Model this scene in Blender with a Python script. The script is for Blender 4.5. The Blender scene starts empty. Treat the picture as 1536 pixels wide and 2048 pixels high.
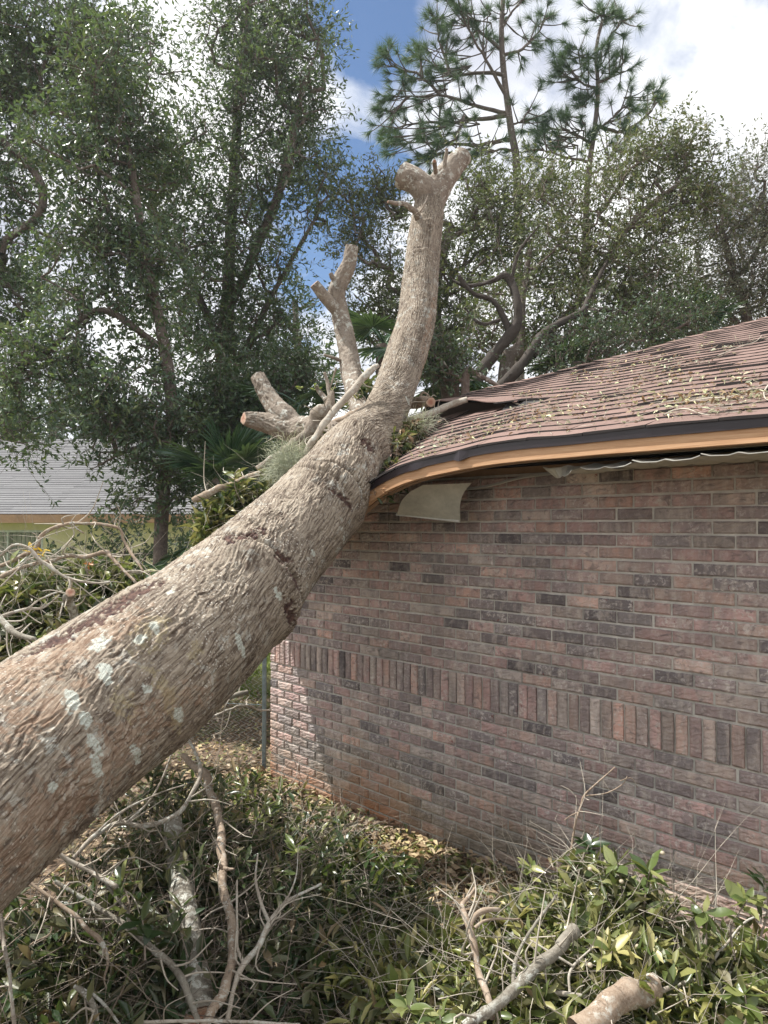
import bpy, math, random
import numpy as np
from mathutils import Vector
rng = np.random.default_rng(7)
random.seed(7)
sc = bpy.context.scene
col = sc.collection
R_ = math.radians

# ------------------------------------------------------------------ camera
PITCH, CAMZ, FPX, CX, CY = R_(1.1), 2.07, 1500.0, 768.0, 1024.0
cd = bpy.data.cameras.new('camera'); cam = bpy.data.objects.new('camera', cd); col.objects.link(cam)
cam.location = (0, 0, CAMZ); cam.rotation_euler = (R_(90) + PITCH, 0, 0)
cd.sensor_fit = 'VERTICAL'; cd.sensor_height = 24.0; cd.lens = 24.0 * FPX / 2048
cd.clip_end = 3000; cd.clip_start = .05
sc.camera = cam
# ------------------------------------------------------------------ light and exposure
SUN = Vector((-.582, .179, 1.0)).normalized()
sd = bpy.data.lights.new('sun', 'SUN'); so = bpy.data.objects.new('sun', sd); col.objects.link(so)
sd.energy = 5.0; sd.angle = R_(.6); sd.color = (1, .965, .91)
so.rotation_euler = SUN.to_track_quat('Z', 'Y').to_euler()
world = bpy.data.worlds.new('World'); sc.world = world; world.use_nodes = True
SKY_STRENGTH, CLOUD = .085, .88
sc.view_settings.view_transform = 'Standard'; sc.view_settings.look = 'None'
sc.view_settings.exposure = 0.68; sc.view_settings.gamma = 1
sc.view_settings.use_curve_mapping = False
sc.render.film_transparent = False


def at(px, py, Y):
    a = PITCH
    x = (px - CX) / FPX; v = -(py - CY) / FPX
    d = np.array([x, math.cos(a) - v * math.sin(a), math.sin(a) + v * math.cos(a)])
    return d * (Y / d[1]) + np.array([0, 0, CAMZ])


def gp(px, py, h):
    d = at(px, py, 1.0) - np.array([0, 0, CAMZ])
    return d * ((h - CAMZ) / d[2]) + np.array([0, 0, CAMZ])


def project(P):
    a = PITCH
    Q = P - np.array([0, 0, CAMZ])
    f = Q[..., 1] * math.cos(a) + Q[..., 2] * math.sin(a)
    u = -Q[..., 1] * math.sin(a) + Q[..., 2] * math.cos(a)
    return CX + FPX * Q[..., 0] / f, CY - FPX * u / f, f


# ------------------------------------------------------------------ node helpers
def NT(name):
    m = bpy.data.materials.new(name); m.use_nodes = True
    nt = m.node_tree; nt.nodes.clear()
    out = nt.nodes.new('ShaderNodeOutputMaterial')
    b = nt.nodes.new('ShaderNodeBsdfPrincipled')
    nt.links.new(b.outputs[0], out.inputs[0])
    return m, nt, b, out


class NG:
    """tiny wrapper to write node graphs briefly"""
    def __init__(s, nt): s.nt = nt
    def n(s, t, **k):
        o = s.nt.nodes.new(t)
        for a, v in k.items(): setattr(o, a, v)
        return o
    def l(s, a, b): s.nt.links.new(a, b)
    def put(s, sock, v):
        if hasattr(v, 'is_output'): s.l(v, sock)
        else: sock.default_value = v
    def coord(s, kind='Object'): return s.n('ShaderNodeTexCoord').outputs[kind]
    def map(s, vec, scale=(1, 1, 1), loc=(0, 0, 0), rot=(0, 0, 0)):
        m = s.n('ShaderNodeMapping'); s.l(vec, m.inputs[0])
        m.inputs['Scale'].default_value = scale; m.inputs['Location'].default_value = loc
        m.inputs['Rotation'].default_value = rot
        return m.outputs[0]
    def noise(s, vec, scale, detail=4, rough=.55, dist=0, out='Fac'):
        m = s.n('ShaderNodeTexNoise'); s.l(vec, m.inputs['Vector'])
        m.inputs['Scale'].default_value = scale; m.inputs['Detail'].default_value = detail
        m.inputs['Roughness'].default_value = rough; m.inputs['Distortion'].default_value = dist
        return m.outputs[out]
    def wave(s, vec, scale, dist, detail=2, dscale=1.5, dirn='X'):
        m = s.n('ShaderNodeTexWave', bands_direction=dirn); s.l(vec, m.inputs['Vector'])
        m.inputs['Scale'].default_value = scale; m.inputs['Distortion'].default_value = dist
        m.inputs['Detail'].default_value = detail; m.inputs['Detail Scale'].default_value = dscale
        return m.outputs['Fac']
    def vor(s, vec, scale, feat='F1', out='Distance'):
        m = s.n('ShaderNodeTexVoronoi', feature=feat); s.l(vec, m.inputs['Vector'])
        m.inputs['Scale'].default_value = scale
        return m.outputs[out]
    def ramp(s, f, stops, interp='LINEAR'):
        m = s.n('ShaderNodeValToRGB'); s.put(m.inputs[0], f)
        cr = m.color_ramp; cr.interpolation = interp
        while len(cr.elements) < len(stops): cr.elements.new(.5)
        for e, (p, c) in zip(cr.elements, stops):
            e.position = p; e.color = (c, c, c, 1) if not hasattr(c, '__len__') else (*c, 1)
        return m.outputs[0]
    def mix(s, f, a, b, mode='MIX'):
        m = s.n('ShaderNodeMix', data_type='RGBA', blend_type=mode)
        s.put(m.inputs[0], f)
        for sk, v in ((m.inputs[6], a), (m.inputs[7], b)):
            if hasattr(v, 'is_output'): s.l(v, sk)
            else: sk.default_value = (*v, 1)
        return m.outputs[2]
    def math(s, op, a, b=0.0, c=None, clamp=False):
        m = s.n('ShaderNodeMath', operation=op, use_clamp=clamp)
        s.put(m.inputs[0], a); s.put(m.inputs[1], b)
        if c is not None: s.put(m.inputs[2], c)
        return m.outputs[0]
    def bump(s, h, strength, dist, normal=None):
        m = s.n('ShaderNodeBump'); s.l(h, m.inputs['Height'])
        m.inputs['Strength'].default_value = strength; m.inputs['Distance'].default_value = dist
        if normal: s.l(normal, m.inputs['Normal'])
        return m.outputs[0]
    def attr(s, name): return s.n('ShaderNodeAttribute', attribute_name=name).outputs['Fac']
    def island(s): return s.n('ShaderNodeNewGeometry').outputs['Random Per Island']
    def orand(s): return s.n('ShaderNodeObjectInfo').outputs['Random']
    def pos(s): return s.n('ShaderNodeNewGeometry').outputs['Position']


# ------------------------------------------------------------------ sky
def make_world():
    nt = world.node_tree; nt.nodes.clear(); g = NG(nt)
    out = g.n('ShaderNodeOutputWorld'); bg = g.n('ShaderNodeBackground'); bg2 = g.n('ShaderNodeBackground')
    sky = g.n('ShaderNodeTexSky', sky_type='NISHITA')
    sky.sun_disc = False; sky.sun_elevation = math.asin(SUN.z); sky.sun_rotation = math.atan2(SUN.x, SUN.y)
    sky.air_density = 1.0; sky.dust_density = .1; sky.ozone_density = 4.5
    g.l(sky.outputs[0], bg.inputs[0]); bg.inputs[1].default_value = SKY_STRENGTH
    v = g.coord('Generated')
    sp = g.n('ShaderNodeSeparateXYZ'); g.l(v, sp.inputs[0])
    z = g.math('MAXIMUM', sp.outputs[2], .0); z = g.math('ADD', z, .25)
    cx = g.math('DIVIDE', sp.outputs[0], z); cy = g.math('DIVIDE', sp.outputs[1], z)
    cb = g.n('ShaderNodeCombineXYZ'); g.l(cx, cb.inputs[0]); g.l(cy, cb.inputs[1])
    n1 = g.noise(cb.outputs[0], 1.7, 9, .56, .35)
    n2 = g.noise(g.map(cb.outputs[0], (1, 1, 1), (3.1, 7.3, 0)), 5.0, 8, .62, .4)
    cov = g.math('ADD', g.math('MULTIPLY', n1, .75), g.math('MULTIPLY', n2, .25))
    # open blue gaps in the cloud field
    for (px, py, rad, amt) in ((735, 40, .13, .30), (650, 480, .17, .28), (700, 330, .08, .16), (800, 330, .05, .14), (120, 240, .05, .06), (600, 780, .08, .11), (1100, -700, .4, .2), (-900, 100, .5, .2)):
        d = at(px, py, 1.0) - np.array([0, 0, CAMZ]); d = d / np.linalg.norm(d)
        vm = g.n('ShaderNodeVectorMath', operation='DISTANCE'); g.l(v, vm.inputs[0]); vm.inputs[1].default_value = tuple(d)
        k = g.math('SUBTRACT', 1.0, g.math('DIVIDE', vm.outputs['Value'], rad), clamp=True)
        cov = g.math('SUBTRACT', cov, g.math('MULTIPLY', k, amt * 1.0))
    mask = g.ramp(cov, [(.30, 0), (.345, .35), (.42, 1)])
    n3 = g.noise(g.map(cb.outputs[0], (1, 1, 1), (9.1, 1.3, 0)), 1.5, 5, .5, .5)
    ccol = g.ramp(n3, [(.34, (.50, .52, .60)), (.44, (.74, .76, .81)), (.54, (1.0, 1.0, 1.0)), (1, (1.1, 1.1, 1.09))])
    g.l(ccol, bg2.inputs[0]); bg2.inputs[1].default_value = CLOUD
    mx = g.n('ShaderNodeMixShader'); g.l(mask, mx.inputs[0]); g.l(bg.outputs[0], mx.inputs[1]); g.l(bg2.outputs[0], mx.inputs[2])
    g.l(mx.outputs[0], out.inputs[0])


make_world()


# ------------------------------------------------------------------ numpy gradient noise
_perm = np.random.default_rng(3).permutation(256); _perm = np.concatenate([_perm, _perm, _perm])
_grad = np.random.default_rng(4).normal(size=(256, 3)); _grad /= np.linalg.norm(_grad, axis=1)[:, None]


def pn(x, y, z):
    x, y, z = np.broadcast_arrays(np.asarray(x, float), np.asarray(y, float), np.asarray(z, float))
    xi, yi, zi = (np.floor(a).astype(int) for a in (x, y, z))
    xf, yf, zf = x - xi, y - yi, z - zi
    xi, yi, zi = xi & 255, yi & 255, zi & 255
    f = lambda t: t * t * t * (t * (t * 6 - 15) + 10)
    u, v, w = f(xf), f(yf), f(zf)
    r = 0
    for i in (0, 1):
        for j in (0, 1):
            for k in (0, 1):
                h = _perm[_perm[_perm[xi + i] + yi + j] + zi + k]
                g = _grad[h]
                d = g[..., 0] * (xf - i) + g[..., 1] * (yf - j) + g[..., 2] * (zf - k)
                r = r + d * (u if i else 1 - u) * (v if j else 1 - v) * (w if k else 1 - w)
    return r * 1.5


def fbm(x, y, z, o=4):
    r = 0; a = 1.0
    for i in range(o):
        r = r + a * pn(x * 2 ** i + 17 * i, y * 2 ** i, z * 2 ** i + 5 * i); a *= .5
    return r


def sstep(a, b, x):
    t = np.clip((x - a) / (b - a), 0, 1); return t * t * (3 - 2 * t)


# ------------------------------------------------------------------ object helpers
def mesh_np(name, V, F, smooth=False):
    """V (n,3), F (m,k) all same k, or list of lists"""
    me = bpy.data.meshes.new(name)
    if isinstance(F, np.ndarray):
        me.vertices.add(len(V)); me.vertices.foreach_set('co', np.asarray(V, np.float32).ravel())
        m, k = F.shape
        me.loops.add(m * k); me.loops.foreach_set('vertex_index', F.astype(np.int32).ravel())
        me.polygons.add(m); me.polygons.foreach_set('loop_start', np.arange(0, m * k, k, dtype=np.int32))
        me.update(calc_edges=True)
    else:
        me.from_pydata([tuple(v) for v in V], [], [tuple(f) for f in F]); me.update()
    if smooth: me.shade_smooth()
    return me


def link(name, me, mat=None, parent=None, loc=None):
    o = bpy.data.objects.new(name, me); col.objects.link(o)
    if mat is not None and me is not None:
        ms = mat if isinstance(mat, (list, tuple)) else [mat]
        if len(me.materials) == 0:
            for m in ms: me.materials.append(m)
    if parent is not None: o.parent = parent
    if loc is not None: o.location = loc
    return o


def tag(o, label=None, cat=None, group=None, kind=None):
    if label: o['label'] = label
    if cat: o['category'] = cat
    if group: o['group'] = group
    if kind: o['kind'] = kind
    return o


def thing(name, label, cat, loc=(0, 0, 0), group=None):
    return tag(link(name, None, loc=tuple(loc)), label, cat, group)


class MB:
    def __init__(s): s.v = []; s.f = []; s.m = []
    def add(s, V, F, mi=0):
        b = len(s.v); s.v += [tuple(map(float, p)) for p in V]
        s.f += [tuple(i + b for i in f) for f in F]; s.m += [mi] * len(F)
    def box(s, c0, c1, xf=None, mi=0):
        x0, y0, z0 = c0; x1, y1, z1 = c1
        V = [(x0, y0, z0), (x1, y0, z0), (x1, y1, z0), (x0, y1, z0), (x0, y0, z1), (x1, y0, z1), (x1, y1, z1), (x0, y1, z1)]
        if xf: V = [xf(*p) for p in V]
        s.add(V, [(0, 3, 2, 1), (4, 5, 6, 7), (0, 1, 5, 4), (1, 2, 6, 5), (2, 3, 7, 6), (3, 0, 4, 7)], mi)
    def build(s, name, mat, parent=None, smooth=False, origin=None):
        V = np.array(s.v)
        if origin is not None: V = V - np.array(origin)
        me = mesh_np(name, V, s.f, smooth)
        ms = mat if isinstance(mat, (list, tuple)) else [mat]
        for m in ms: me.materials.append(m)
        me.polygons.foreach_set('material_index', np.array(s.m, np.int32))
        return link(name, me, None, parent, loc=origin)


def norm(v):
    v = np.asarray(v, float); return v / (np.linalg.norm(v, axis=-1, keepdims=True) + 1e-12)


def spline(P, n):
    """catmull-rom through rows of P (any width) -> n samples, even in parameter of arclength"""
    P = np.asarray(P, float)
    if len(P) == 2: t = np.linspace(0, 1, n)[:, None]; return P[0] * (1 - t) + P[1] * t
    Q = np.vstack([2 * P[0] - P[1], P, 2 * P[-1] - P[-2]])
    out = []
    for i in range(len(P) - 1):
        p0, p1, p2, p3 = Q[i:i + 4]
        t = np.linspace(0, 1, 24, endpoint=False)[:, None]
        out.append(.5 * ((2 * p1) + (-p0 + p2) * t + (2 * p0 - 5 * p1 + 4 * p2 - p3) * t ** 2 + (-p0 + 3 * p1 - 3 * p2 + p3) * t ** 3))
    S = np.vstack(out + [P[-1:]])
    d = np.concatenate([[0], np.cumsum(np.linalg.norm(np.diff(S[:, :3], axis=0), axis=1))])
    tt = np.linspace(0, d[-1], n)
    return np.stack([np.interp(tt, d, S[:, k]) for k in range(S.shape[1])], 1)


def frames(C):
    T = norm(np.gradient(C, axis=0))
    ref = np.array([0, 0, 1.0]) if abs(T[0][2]) < .9 else np.array([1.0, 0, 0])
    N = [norm(np.cross(np.cross(T[0], ref), T[0]))]
    for i in range(1, len(T)):
        v = N[-1] - T[i] * np.dot(N[-1], T[i]); N.append(norm(v))
    N = np.array(N); B = np.cross(T, N)
    return T, N, B


def tube_grid(C, rad, k, disp=None, th=None):
    """C (n,3) rad (n,) -> V (n*k,3), F quads; disp(s,theta) adds to radius"""
    n = len(C); T, N, B = frames(C)
    if th is None: th = np.linspace(0, 2 * np.pi, k, endpoint=False)
    s = np.concatenate([[0], np.cumsum(np.linalg.norm(np.diff(C, axis=0), axis=1))])
    Rr = np.repeat(rad[:, None], k, 1)
    if disp is not None: Rr = Rr + disp(s[:, None], th[None, :], Rr)
    V = C[:, None] + Rr[..., None] * (np.cos(th)[None, :, None] * N[:, None] + np.sin(th)[None, :, None] * B[:, None])
    i = np.arange(n - 1)[:, None] * k; j = np.arange(k)[None, :]; j2 = (j + 1) % k
    F = np.stack([i + j, i + j2, i + k + j2, i + k + j], -1).reshape(-1, 4)
    return V.reshape(-1, 3), F, T


def tube_obj(name, C, rad, k, mat, parent=None, disp=None, cut0=None, cut1=None, origin=None, capmat=None, part='cut_face'):
    """tube with capped ends; a cut end becomes a child part 'cut_face'"""
    V, F, T = tube_grid(C, rad, k, disp)
    F = F.tolist(); n = len(C)
    if not cut0: F.append(list(range(k))[::-1])
    if not cut1: F.append(list(range((n - 1) * k, n * k)))
    org = np.array(origin if origin is not None else (0, 0, 0), float)
    pl = org if (origin is not None) else 0
    me = mesh_np(name, V - pl, F, True)
    me.materials.append(mat)
    o = link(name, me, None, parent, loc=None if origin is None else tuple(org))
    for cut, ring, ctr, t in ((cut0, V[:k], C[0], -T[0]), (cut1, V[-k:], C[-1], T[-1])):
        if cut:
            rr = ring - pl; c = ctr - pl
            c2 = c + t * .004
            inner = c2 + (rr - c) * .8; ra = None
            VV = np.vstack([rr, inner, [c2]])
            FF = []
            for a in range(k):
                b = (a + 1) % k
                FF.append((a, b, k + b, k + a)); FF.append((k + a, k + b, 2 * k))
            m2 = mesh_np(part, VV, FF, False); m2.materials.append(capmat)
            link(part, m2, None, o if parent is None else parent)
    return o


def inst_mesh(tv, tf, pos, ax, ay, az, sc3):
    """copies template (k,3)/(m,f) with axes and scales -> V,F"""
    tv = np.asarray(tv, float); tf = np.asarray(tf)
    N = len(pos); k = len(tv)
    s = np.asarray(sc3, float)
    if s.ndim == 1: s = np.repeat(s[:, None], 3, 1)
    L = tv[None] * s[:, None, :]
    V = pos[:, None] + L[..., 0:1] * ax[:, None] + L[..., 1:2] * ay[:, None] + L[..., 2:3] * az[:, None]
    F = (tf[None] + (np.arange(N) * k)[:, None, None]).reshape(-1, tf.shape[1])
    return V.reshape(-1, 3), F


def axes_from(d, up=None):
    """x axis = d, random roll or up-ish normal"""
    d = norm(d)
    if up is None: up = rng.normal(size=d.shape)
    y = norm(np.cross(up, d)); z = np.cross(d, y)
    return d, y, z


LEAF_S_V = [(0, 0, 0), (.45, .5, .08), (1, 0, -.06), (.45, -.5, .08)]; LEAF_S_F = [(0, 1, 2), (0, 2, 3)]
LEAF_V = [(0, 0, 0), (.22, .32, .07), (.26, 0, 0), (.22, -.32, .07), (.58, .46, .06), (.62, 0, -.03), (.58, -.46, .06), (1, 0, -.14)]
LEAF_F = [(0, 2, 1), (0, 3, 2), (1, 2, 5), (1, 5, 4), (2, 3, 6), (2, 6, 5), (4, 5, 7), (5, 6, 7)]
TWIG_V = [(0, .5, 0), (0, -.25, .43), (0, -.25, -.43), (1, .25, 0), (1, -.12, .2), (1, -.12, -.2)]
TWIG_F = [(0, 1, 4, 3), (1, 2, 5, 4), (2, 0, 3, 5)]


CURLS = [(.0, 1.0, .0), (.45, .55, .25), (-.25, .8, -.2)]


def leaves_mesh(name, pos, d, ln, wd, mat, parent=None, up=None, small=True, kind='stuff'):
    ax, ay, az = axes_from(d, up)
    s = np.stack([ln, wd, ln], 1)
    if small:
        V, F = inst_mesh(LEAF_S_V, LEAF_S_F, pos, ax, ay, az, s)
    else:
        Vs, Fs, base = [], [], 0
        for q, (cu, wf, tw) in enumerate(CURLS):
            ii = np.arange(q, len(pos), 3)
            tv = np.array(LEAF_V, float); y = tv[:, 1] * wf
            tv[:, 2] = tv[:, 2] - cu * tv[:, 0] ** 2 + (1 - wf) * .6 * np.abs(tv[:, 1]) + tw * tv[:, 0] * y; tv[:, 1] = y; tv[:, 0] *= 1 - .25 * abs(cu) * tv[:, 0]
            V, F = inst_mesh(tv, LEAF_F, pos[ii], ax[ii], ay[ii], az[ii], s[ii]); Vs.append(V); Fs.append(F + base); base += len(V)
        V, F = np.vstack(Vs), np.vstack(Fs)
    me = mesh_np(name, V, F, False); me.materials.append(mat)
    o = link(name, me, None, parent)
    if kind: o['kind'] = kind
    return o


# ------------------------------------------------------------------ materials
def plain(name, c, rough=.7, metal=0, var=.12, scale=8, bump=.2, bdist=.003, spec=.5):
    m, nt, b, out = NT(name); g = NG(nt); v = g.coord()
    n = g.noise(v, scale, 5, .6); n2 = g.noise(v, scale * 9, 3, .6)
    f = g.math('ADD', g.math('MULTIPLY', n, .7), g.math('MULTIPLY', n2, .3))
    lo = tuple(max(0, x * (1 - 2.2 * var)) for x in c); hi = tuple(min(1, x * (1 + 2.2 * var)) for x in c)
    g.l(g.ramp(f, [(.3, lo), (.7, hi)]), b.inputs['Base Color'])
    b.inputs['Roughness'].default_value = rough; b.inputs['Metallic'].default_value = metal
    b.inputs['Specular IOR Level'].default_value = spec
    if bump: g.l(g.bump(n2, bump, bdist), b.inputs['Normal'])
    return m


def leaf_mat(name, stops, rough=.42, trans=.3, tcol=(.18, .26, .04), spec=.5):
    m, nt, b, out = NT(name); g = NG(nt)
    r = g.math('FRACT', g.math('ADD', g.island(), g.orand()))
    c = g.ramp(r, stops)
    pn_ = g.noise(g.pos(), 1.6, 2)
    c = g.mix(g.ramp(pn_, [(.38, 0), (.62, .5)]), c, g.mix(1.0, c, (1.35, 1.25, .75), 'MULTIPLY'))
    g.l(c, b.inputs['Base Color']); b.inputs['Roughness'].default_value = rough
    b.inputs['Specular IOR Level'].default_value = spec
    t = g.n('ShaderNodeBsdfTranslucent'); g.l(g.mix(.5, c, tcol), t.inputs[0])
    mx = g.n('ShaderNodeMixShader'); mx.inputs[0].default_value = trans
    g.l(b.outputs[0], mx.inputs[1]); g.l(t.outputs[0], mx.inputs[2]); g.l(mx.outputs[0], out.inputs[0])
    return m


M = {}
M['leaf_oak'] = leaf_mat('leaf_oak', [(0, (.045, .085, .055)), (.5, (.07, .12, .075)), (.85, (.105, .155, .08)), (1, (.15, .18, .08))], .36, .3)  # tree greens lifted and bluish, the pale veil put into leaf colour
M['leaf_olive'] = leaf_mat('leaf_olive', [(0, (.06, .09, .04)), (.5, (.09, .12, .055)), (.85, (.12, .15, .06)), (1, (.17, .16, .08))], .45, .3, (.2, .25, .05))
M['leaf_grey'] = leaf_mat('leaf_grey', [(0, (.08, .10, .08)), (.6, (.13, .14, .11)), (1, (.18, .175, .13))], .55, .25)
M['leaf_dark'] = leaf_mat('leaf_dark', [(0, (.03, .06, .04)), (.6, (.05, .09, .055)), (1, (.08, .12, .06))], .35, .2)
M['needle'] = leaf_mat('needle', [(0, (.035, .085, .05)), (.6, (.05, .115, .06)), (1, (.08, .14, .06))], .45, .2)
M['palm'] = leaf_mat('palm', [(0, (.025, .06, .04)), (.6, (.035, .085, .05)), (1, (.06, .11, .06))], .35, .15)
M['leaf_fallen'] = leaf_mat('leaf_fallen', [(0, (.07, .10, .035)), (.35, (.11, .14, .05)), (.6, (.21, .22, .09)), (.85, (.33, .32, .14)), (1, (.45, .41, .24))], .42, .25, (.3, .3, .06))
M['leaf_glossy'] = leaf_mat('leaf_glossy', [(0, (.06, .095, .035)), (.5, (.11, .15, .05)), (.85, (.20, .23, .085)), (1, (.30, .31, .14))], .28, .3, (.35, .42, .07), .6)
M['leaf_shadegreen'] = leaf_mat('leaf_shadegreen', [(0, (.022, .045, .02)), (.5, (.04, .07, .03)), (.85, (.075, .10, .04)), (1, (.13, .125, .07))], .30, .25)  # darkened leaf green, shade under the trunk put into the colour
M['leaf_wilt'] = leaf_mat('leaf_wilt', [(0, (.04, .05, .028)), (.35, (.075, .085, .045)), (.65, (.12, .125, .07)), (.88, (.18, .155, .095)), (1, (.26, .19, .12))], .45, .22, (.2, .22, .06))
M['leaf_dead'] = leaf_mat('leaf_dead', [(0, (.12, .08, .055)), (.4, (.24, .175, .12)), (.75, (.36, .275, .20)), (1, (.50, .42, .32))], .7, .15, (.35, .2, .1))
M['leaf_yellow'] = leaf_mat('leaf_yellow', [(0, (.45, .30, .03)), (1, (.6, .42, .05))], .4, .3, (.6, .45, .05))
M['leaf_rust'] = leaf_mat('leaf_rust', [(0, (.42, .14, .04)), (1, (.5, .22, .06))], .5, .3, (.5, .2, .05))
M['grass'] = leaf_mat('grass', [(0, (.09, .15, .03)), (.6, (.15, .23, .05)), (1, (.28, .27, .11))], .6, .3, (.3, .4, .05))
M['moss'] = leaf_mat('moss', [(0, (.36, .40, .29)), (.6, (.50, .53, .40)), (1, (.62, .62, .47))], .8, .2, (.3, .32, .2))


def bark_mat(name, base, light, dark, lich=.0, scale=1.0, bump=.6, bd=.006, aniso=5.0, attrs=False):
    m, nt, b, out = NT(name); g = NG(nt); v = g.coord()
    n1 = g.noise(v, 5 * scale, 6, .62); n2 = g.noise(v, 45 * scale, 5, .65, .6); n3 = g.noise(v, 160 * scale, 3, .7)
    c = g.ramp(n1, [(.3, dark), (.5, base), (.72, light)])
    c = g.mix(g.ramp(n2, [(.35, .0), (.62, .65)]), c, light)
    c = g.mix(g.ramp(g.noise(g.map(v, (1, 1, 1), (4, 2, 9)), 30 * scale, 5, .7), [(.28, .75), (.42, 0)]), c, dark)
    if lich:
        lm = g.math('MULTIPLY', g.ramp(g.noise(g.map(v, (1, 1, 1), (7, 1, 3)), 14 * scale, 6, .7, .3), [(.60 - lich * .12, 0), (.63 - lich * .1, 1)]),
                    g.ramp(g.noise(g.map(v, (1, 1, 1), (1, 8, 3)), 2.2 * scale, 3, .5), [(.42, 0), (.58, .8)]))
        c = g.mix(lm, c, (.52, .53, .48))
    if attrs:
        bu = g.n('ShaderNodeAttribute', attribute_name='barkuv').outputs['Vector']
        st = g.noise(g.map(bu, (9, 95, 95)), 1.0, 5, .65, .4)
        c = g.mix(g.ramp(st, [(.40, .85), (.49, 0)]), c, dark); c = g.mix(g.ramp(st, [(.51, 0), (.62, .75)]), c, light)
        # spatter of small pale scabs over the middle of the trunk
        sp = g.ramp(g.vor(v, 62, out='Distance'), [(.19, 1), (.30, 0)])
        zone = g.ramp(g.noise(g.map(v, (1, 1, 1), (2, 5, 1)), 3.2, 3, .5), [(.40, 0), (.6, .85)])
        c = g.mix(g.math('MULTIPLY', sp, zone), c, (.58, .54, .47))
        c = g.mix(g.attr('stain'), c, (.33, .20, .125))
        c = g.mix(g.math('MULTIPLY', g.attr('ochre'), g.ramp(n3, [(.4, .2), (.6, 1)])), c, (.40, .34, .20))
        c = g.mix(g.math('MULTIPLY', g.attr('pale'), g.ramp(n3, [(.36, .15), (.5, 1)])), c, (.52, .55, .49))
        w = g.attr('wound_crease'); c = g.mix(w, c, g.ramp(n2, [(.35, (.03, .017, .018)), (.62, (.15, .09, .07))]))
    g.l(c, b.inputs['Base Color']); b.inputs['Roughness'].default_value = .85; b.inputs['Specular IOR Level'].default_value = .25
    h = g.math('ADD', g.math('MULTIPLY', n2, .7), g.math('MULTIPLY', n3, .35))
    if attrs: h = g.math('ADD', h, g.math('MULTIPLY', st, 1.6))
    g.l(g.bump(h, bump, bd), b.inputs['Normal'])
    return m


M['bark_main'] = bark_mat('bark_main', (.205, .162, .122), (.39, .335, .265), (.085, .06, .045), .4, 1.0, .9, .008, attrs=True)
M['bark_limb'] = bark_mat('bark_limb', (.18, .145, .115), (.32, .275, .225), (.085, .065, .05), .5, 1.5, .9, .008)
M['bark_pale'] = bark_mat('bark_pale', (.30, .26, .21), (.44, .40, .34), (.17, .13, .10), .9, 3.0, .5, .003)
M['bark_tan'] = bark_mat('bark_tan', (.25, .185, .13), (.37, .30, .235), (.13, .09, .06), .6, 3.0, .5, .003)
M['bark_log'] = bark_mat('bark_log', (.17, .15, .12), (.29, .27, .225), (.09, .075, .06), .75, 2.0, .9, .006)
M['bark_tree'] = bark_mat('bark_tree', (.12, .095, .08), (.20, .165, .14), (.06, .045, .04), .3, .7, .8, .02)
M['bark_dark'] = bark_mat('bark_dark', (.05, .04, .034), (.075, .065, .055), (.025, .02, .017), .0, 1.5, .8, .01)
M['bark_pine'] = bark_mat('bark_pine', (.095, .075, .065), (.16, .13, .11), (.07, .05, .04), .2, .7, .8, .02)
M['twig'] = plain('twig', (.20, .165, .13), .8, scale=20)
M['twig_dark'] = plain('twig_dark', (.10, .08, .065), .8, scale=20)
M['twig_pale'] = plain('twig_pale', (.38, .34, .28), .8, scale=20)
M['fruit'] = plain('fruit', (.42, .36, .26), .6, scale=60)


def cutwood():
    m, nt, b, out = NT('cut_wood'); g = NG(nt); v = g.coord('Object')
    n = g.noise(v, 30, 4); n2 = g.noise(v, 12, 3); cr = g.attr('cr')
    w = g.math('ADD', g.math('MULTIPLY', cr, 55), g.math('MULTIPLY', n2, 9)); rings = g.math('SINE', w)
    c = g.ramp(g.math('ADD', cr, g.math('MULTIPLY', g.math('SUBTRACT', n, .5), .3)), [(.0, (.30, .13, .09)), (.35, (.36, .18, .12)), (.6, (.42, .27, .19)), (.86, (.46, .33, .24)), (.93, (.16, .11, .08)), (1, (.12, .09, .07))])
    c = g.mix(g.math('MULTIPLY', g.math('ADD', rings, 1.0), .16), c, (.25, .12, .08))
    c = g.mix(g.ramp(g.noise(g.map(v, (1, 1, 1), (3, 1, 2)), 60, 3), [(.5, 0), (.7, .5)]), c, (.62, .50, .38))
    g.l(c, b.inputs['Base Color']); b.inputs['Roughness'].default_value = .85
    g.l(g.bump(g.math('ADD', g.noise(v, 200, 2), g.math('MULTIPLY', rings, .2)), .6, .003), b.inputs['Normal'])
    return m


M['cut'] = cutwood()


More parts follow.
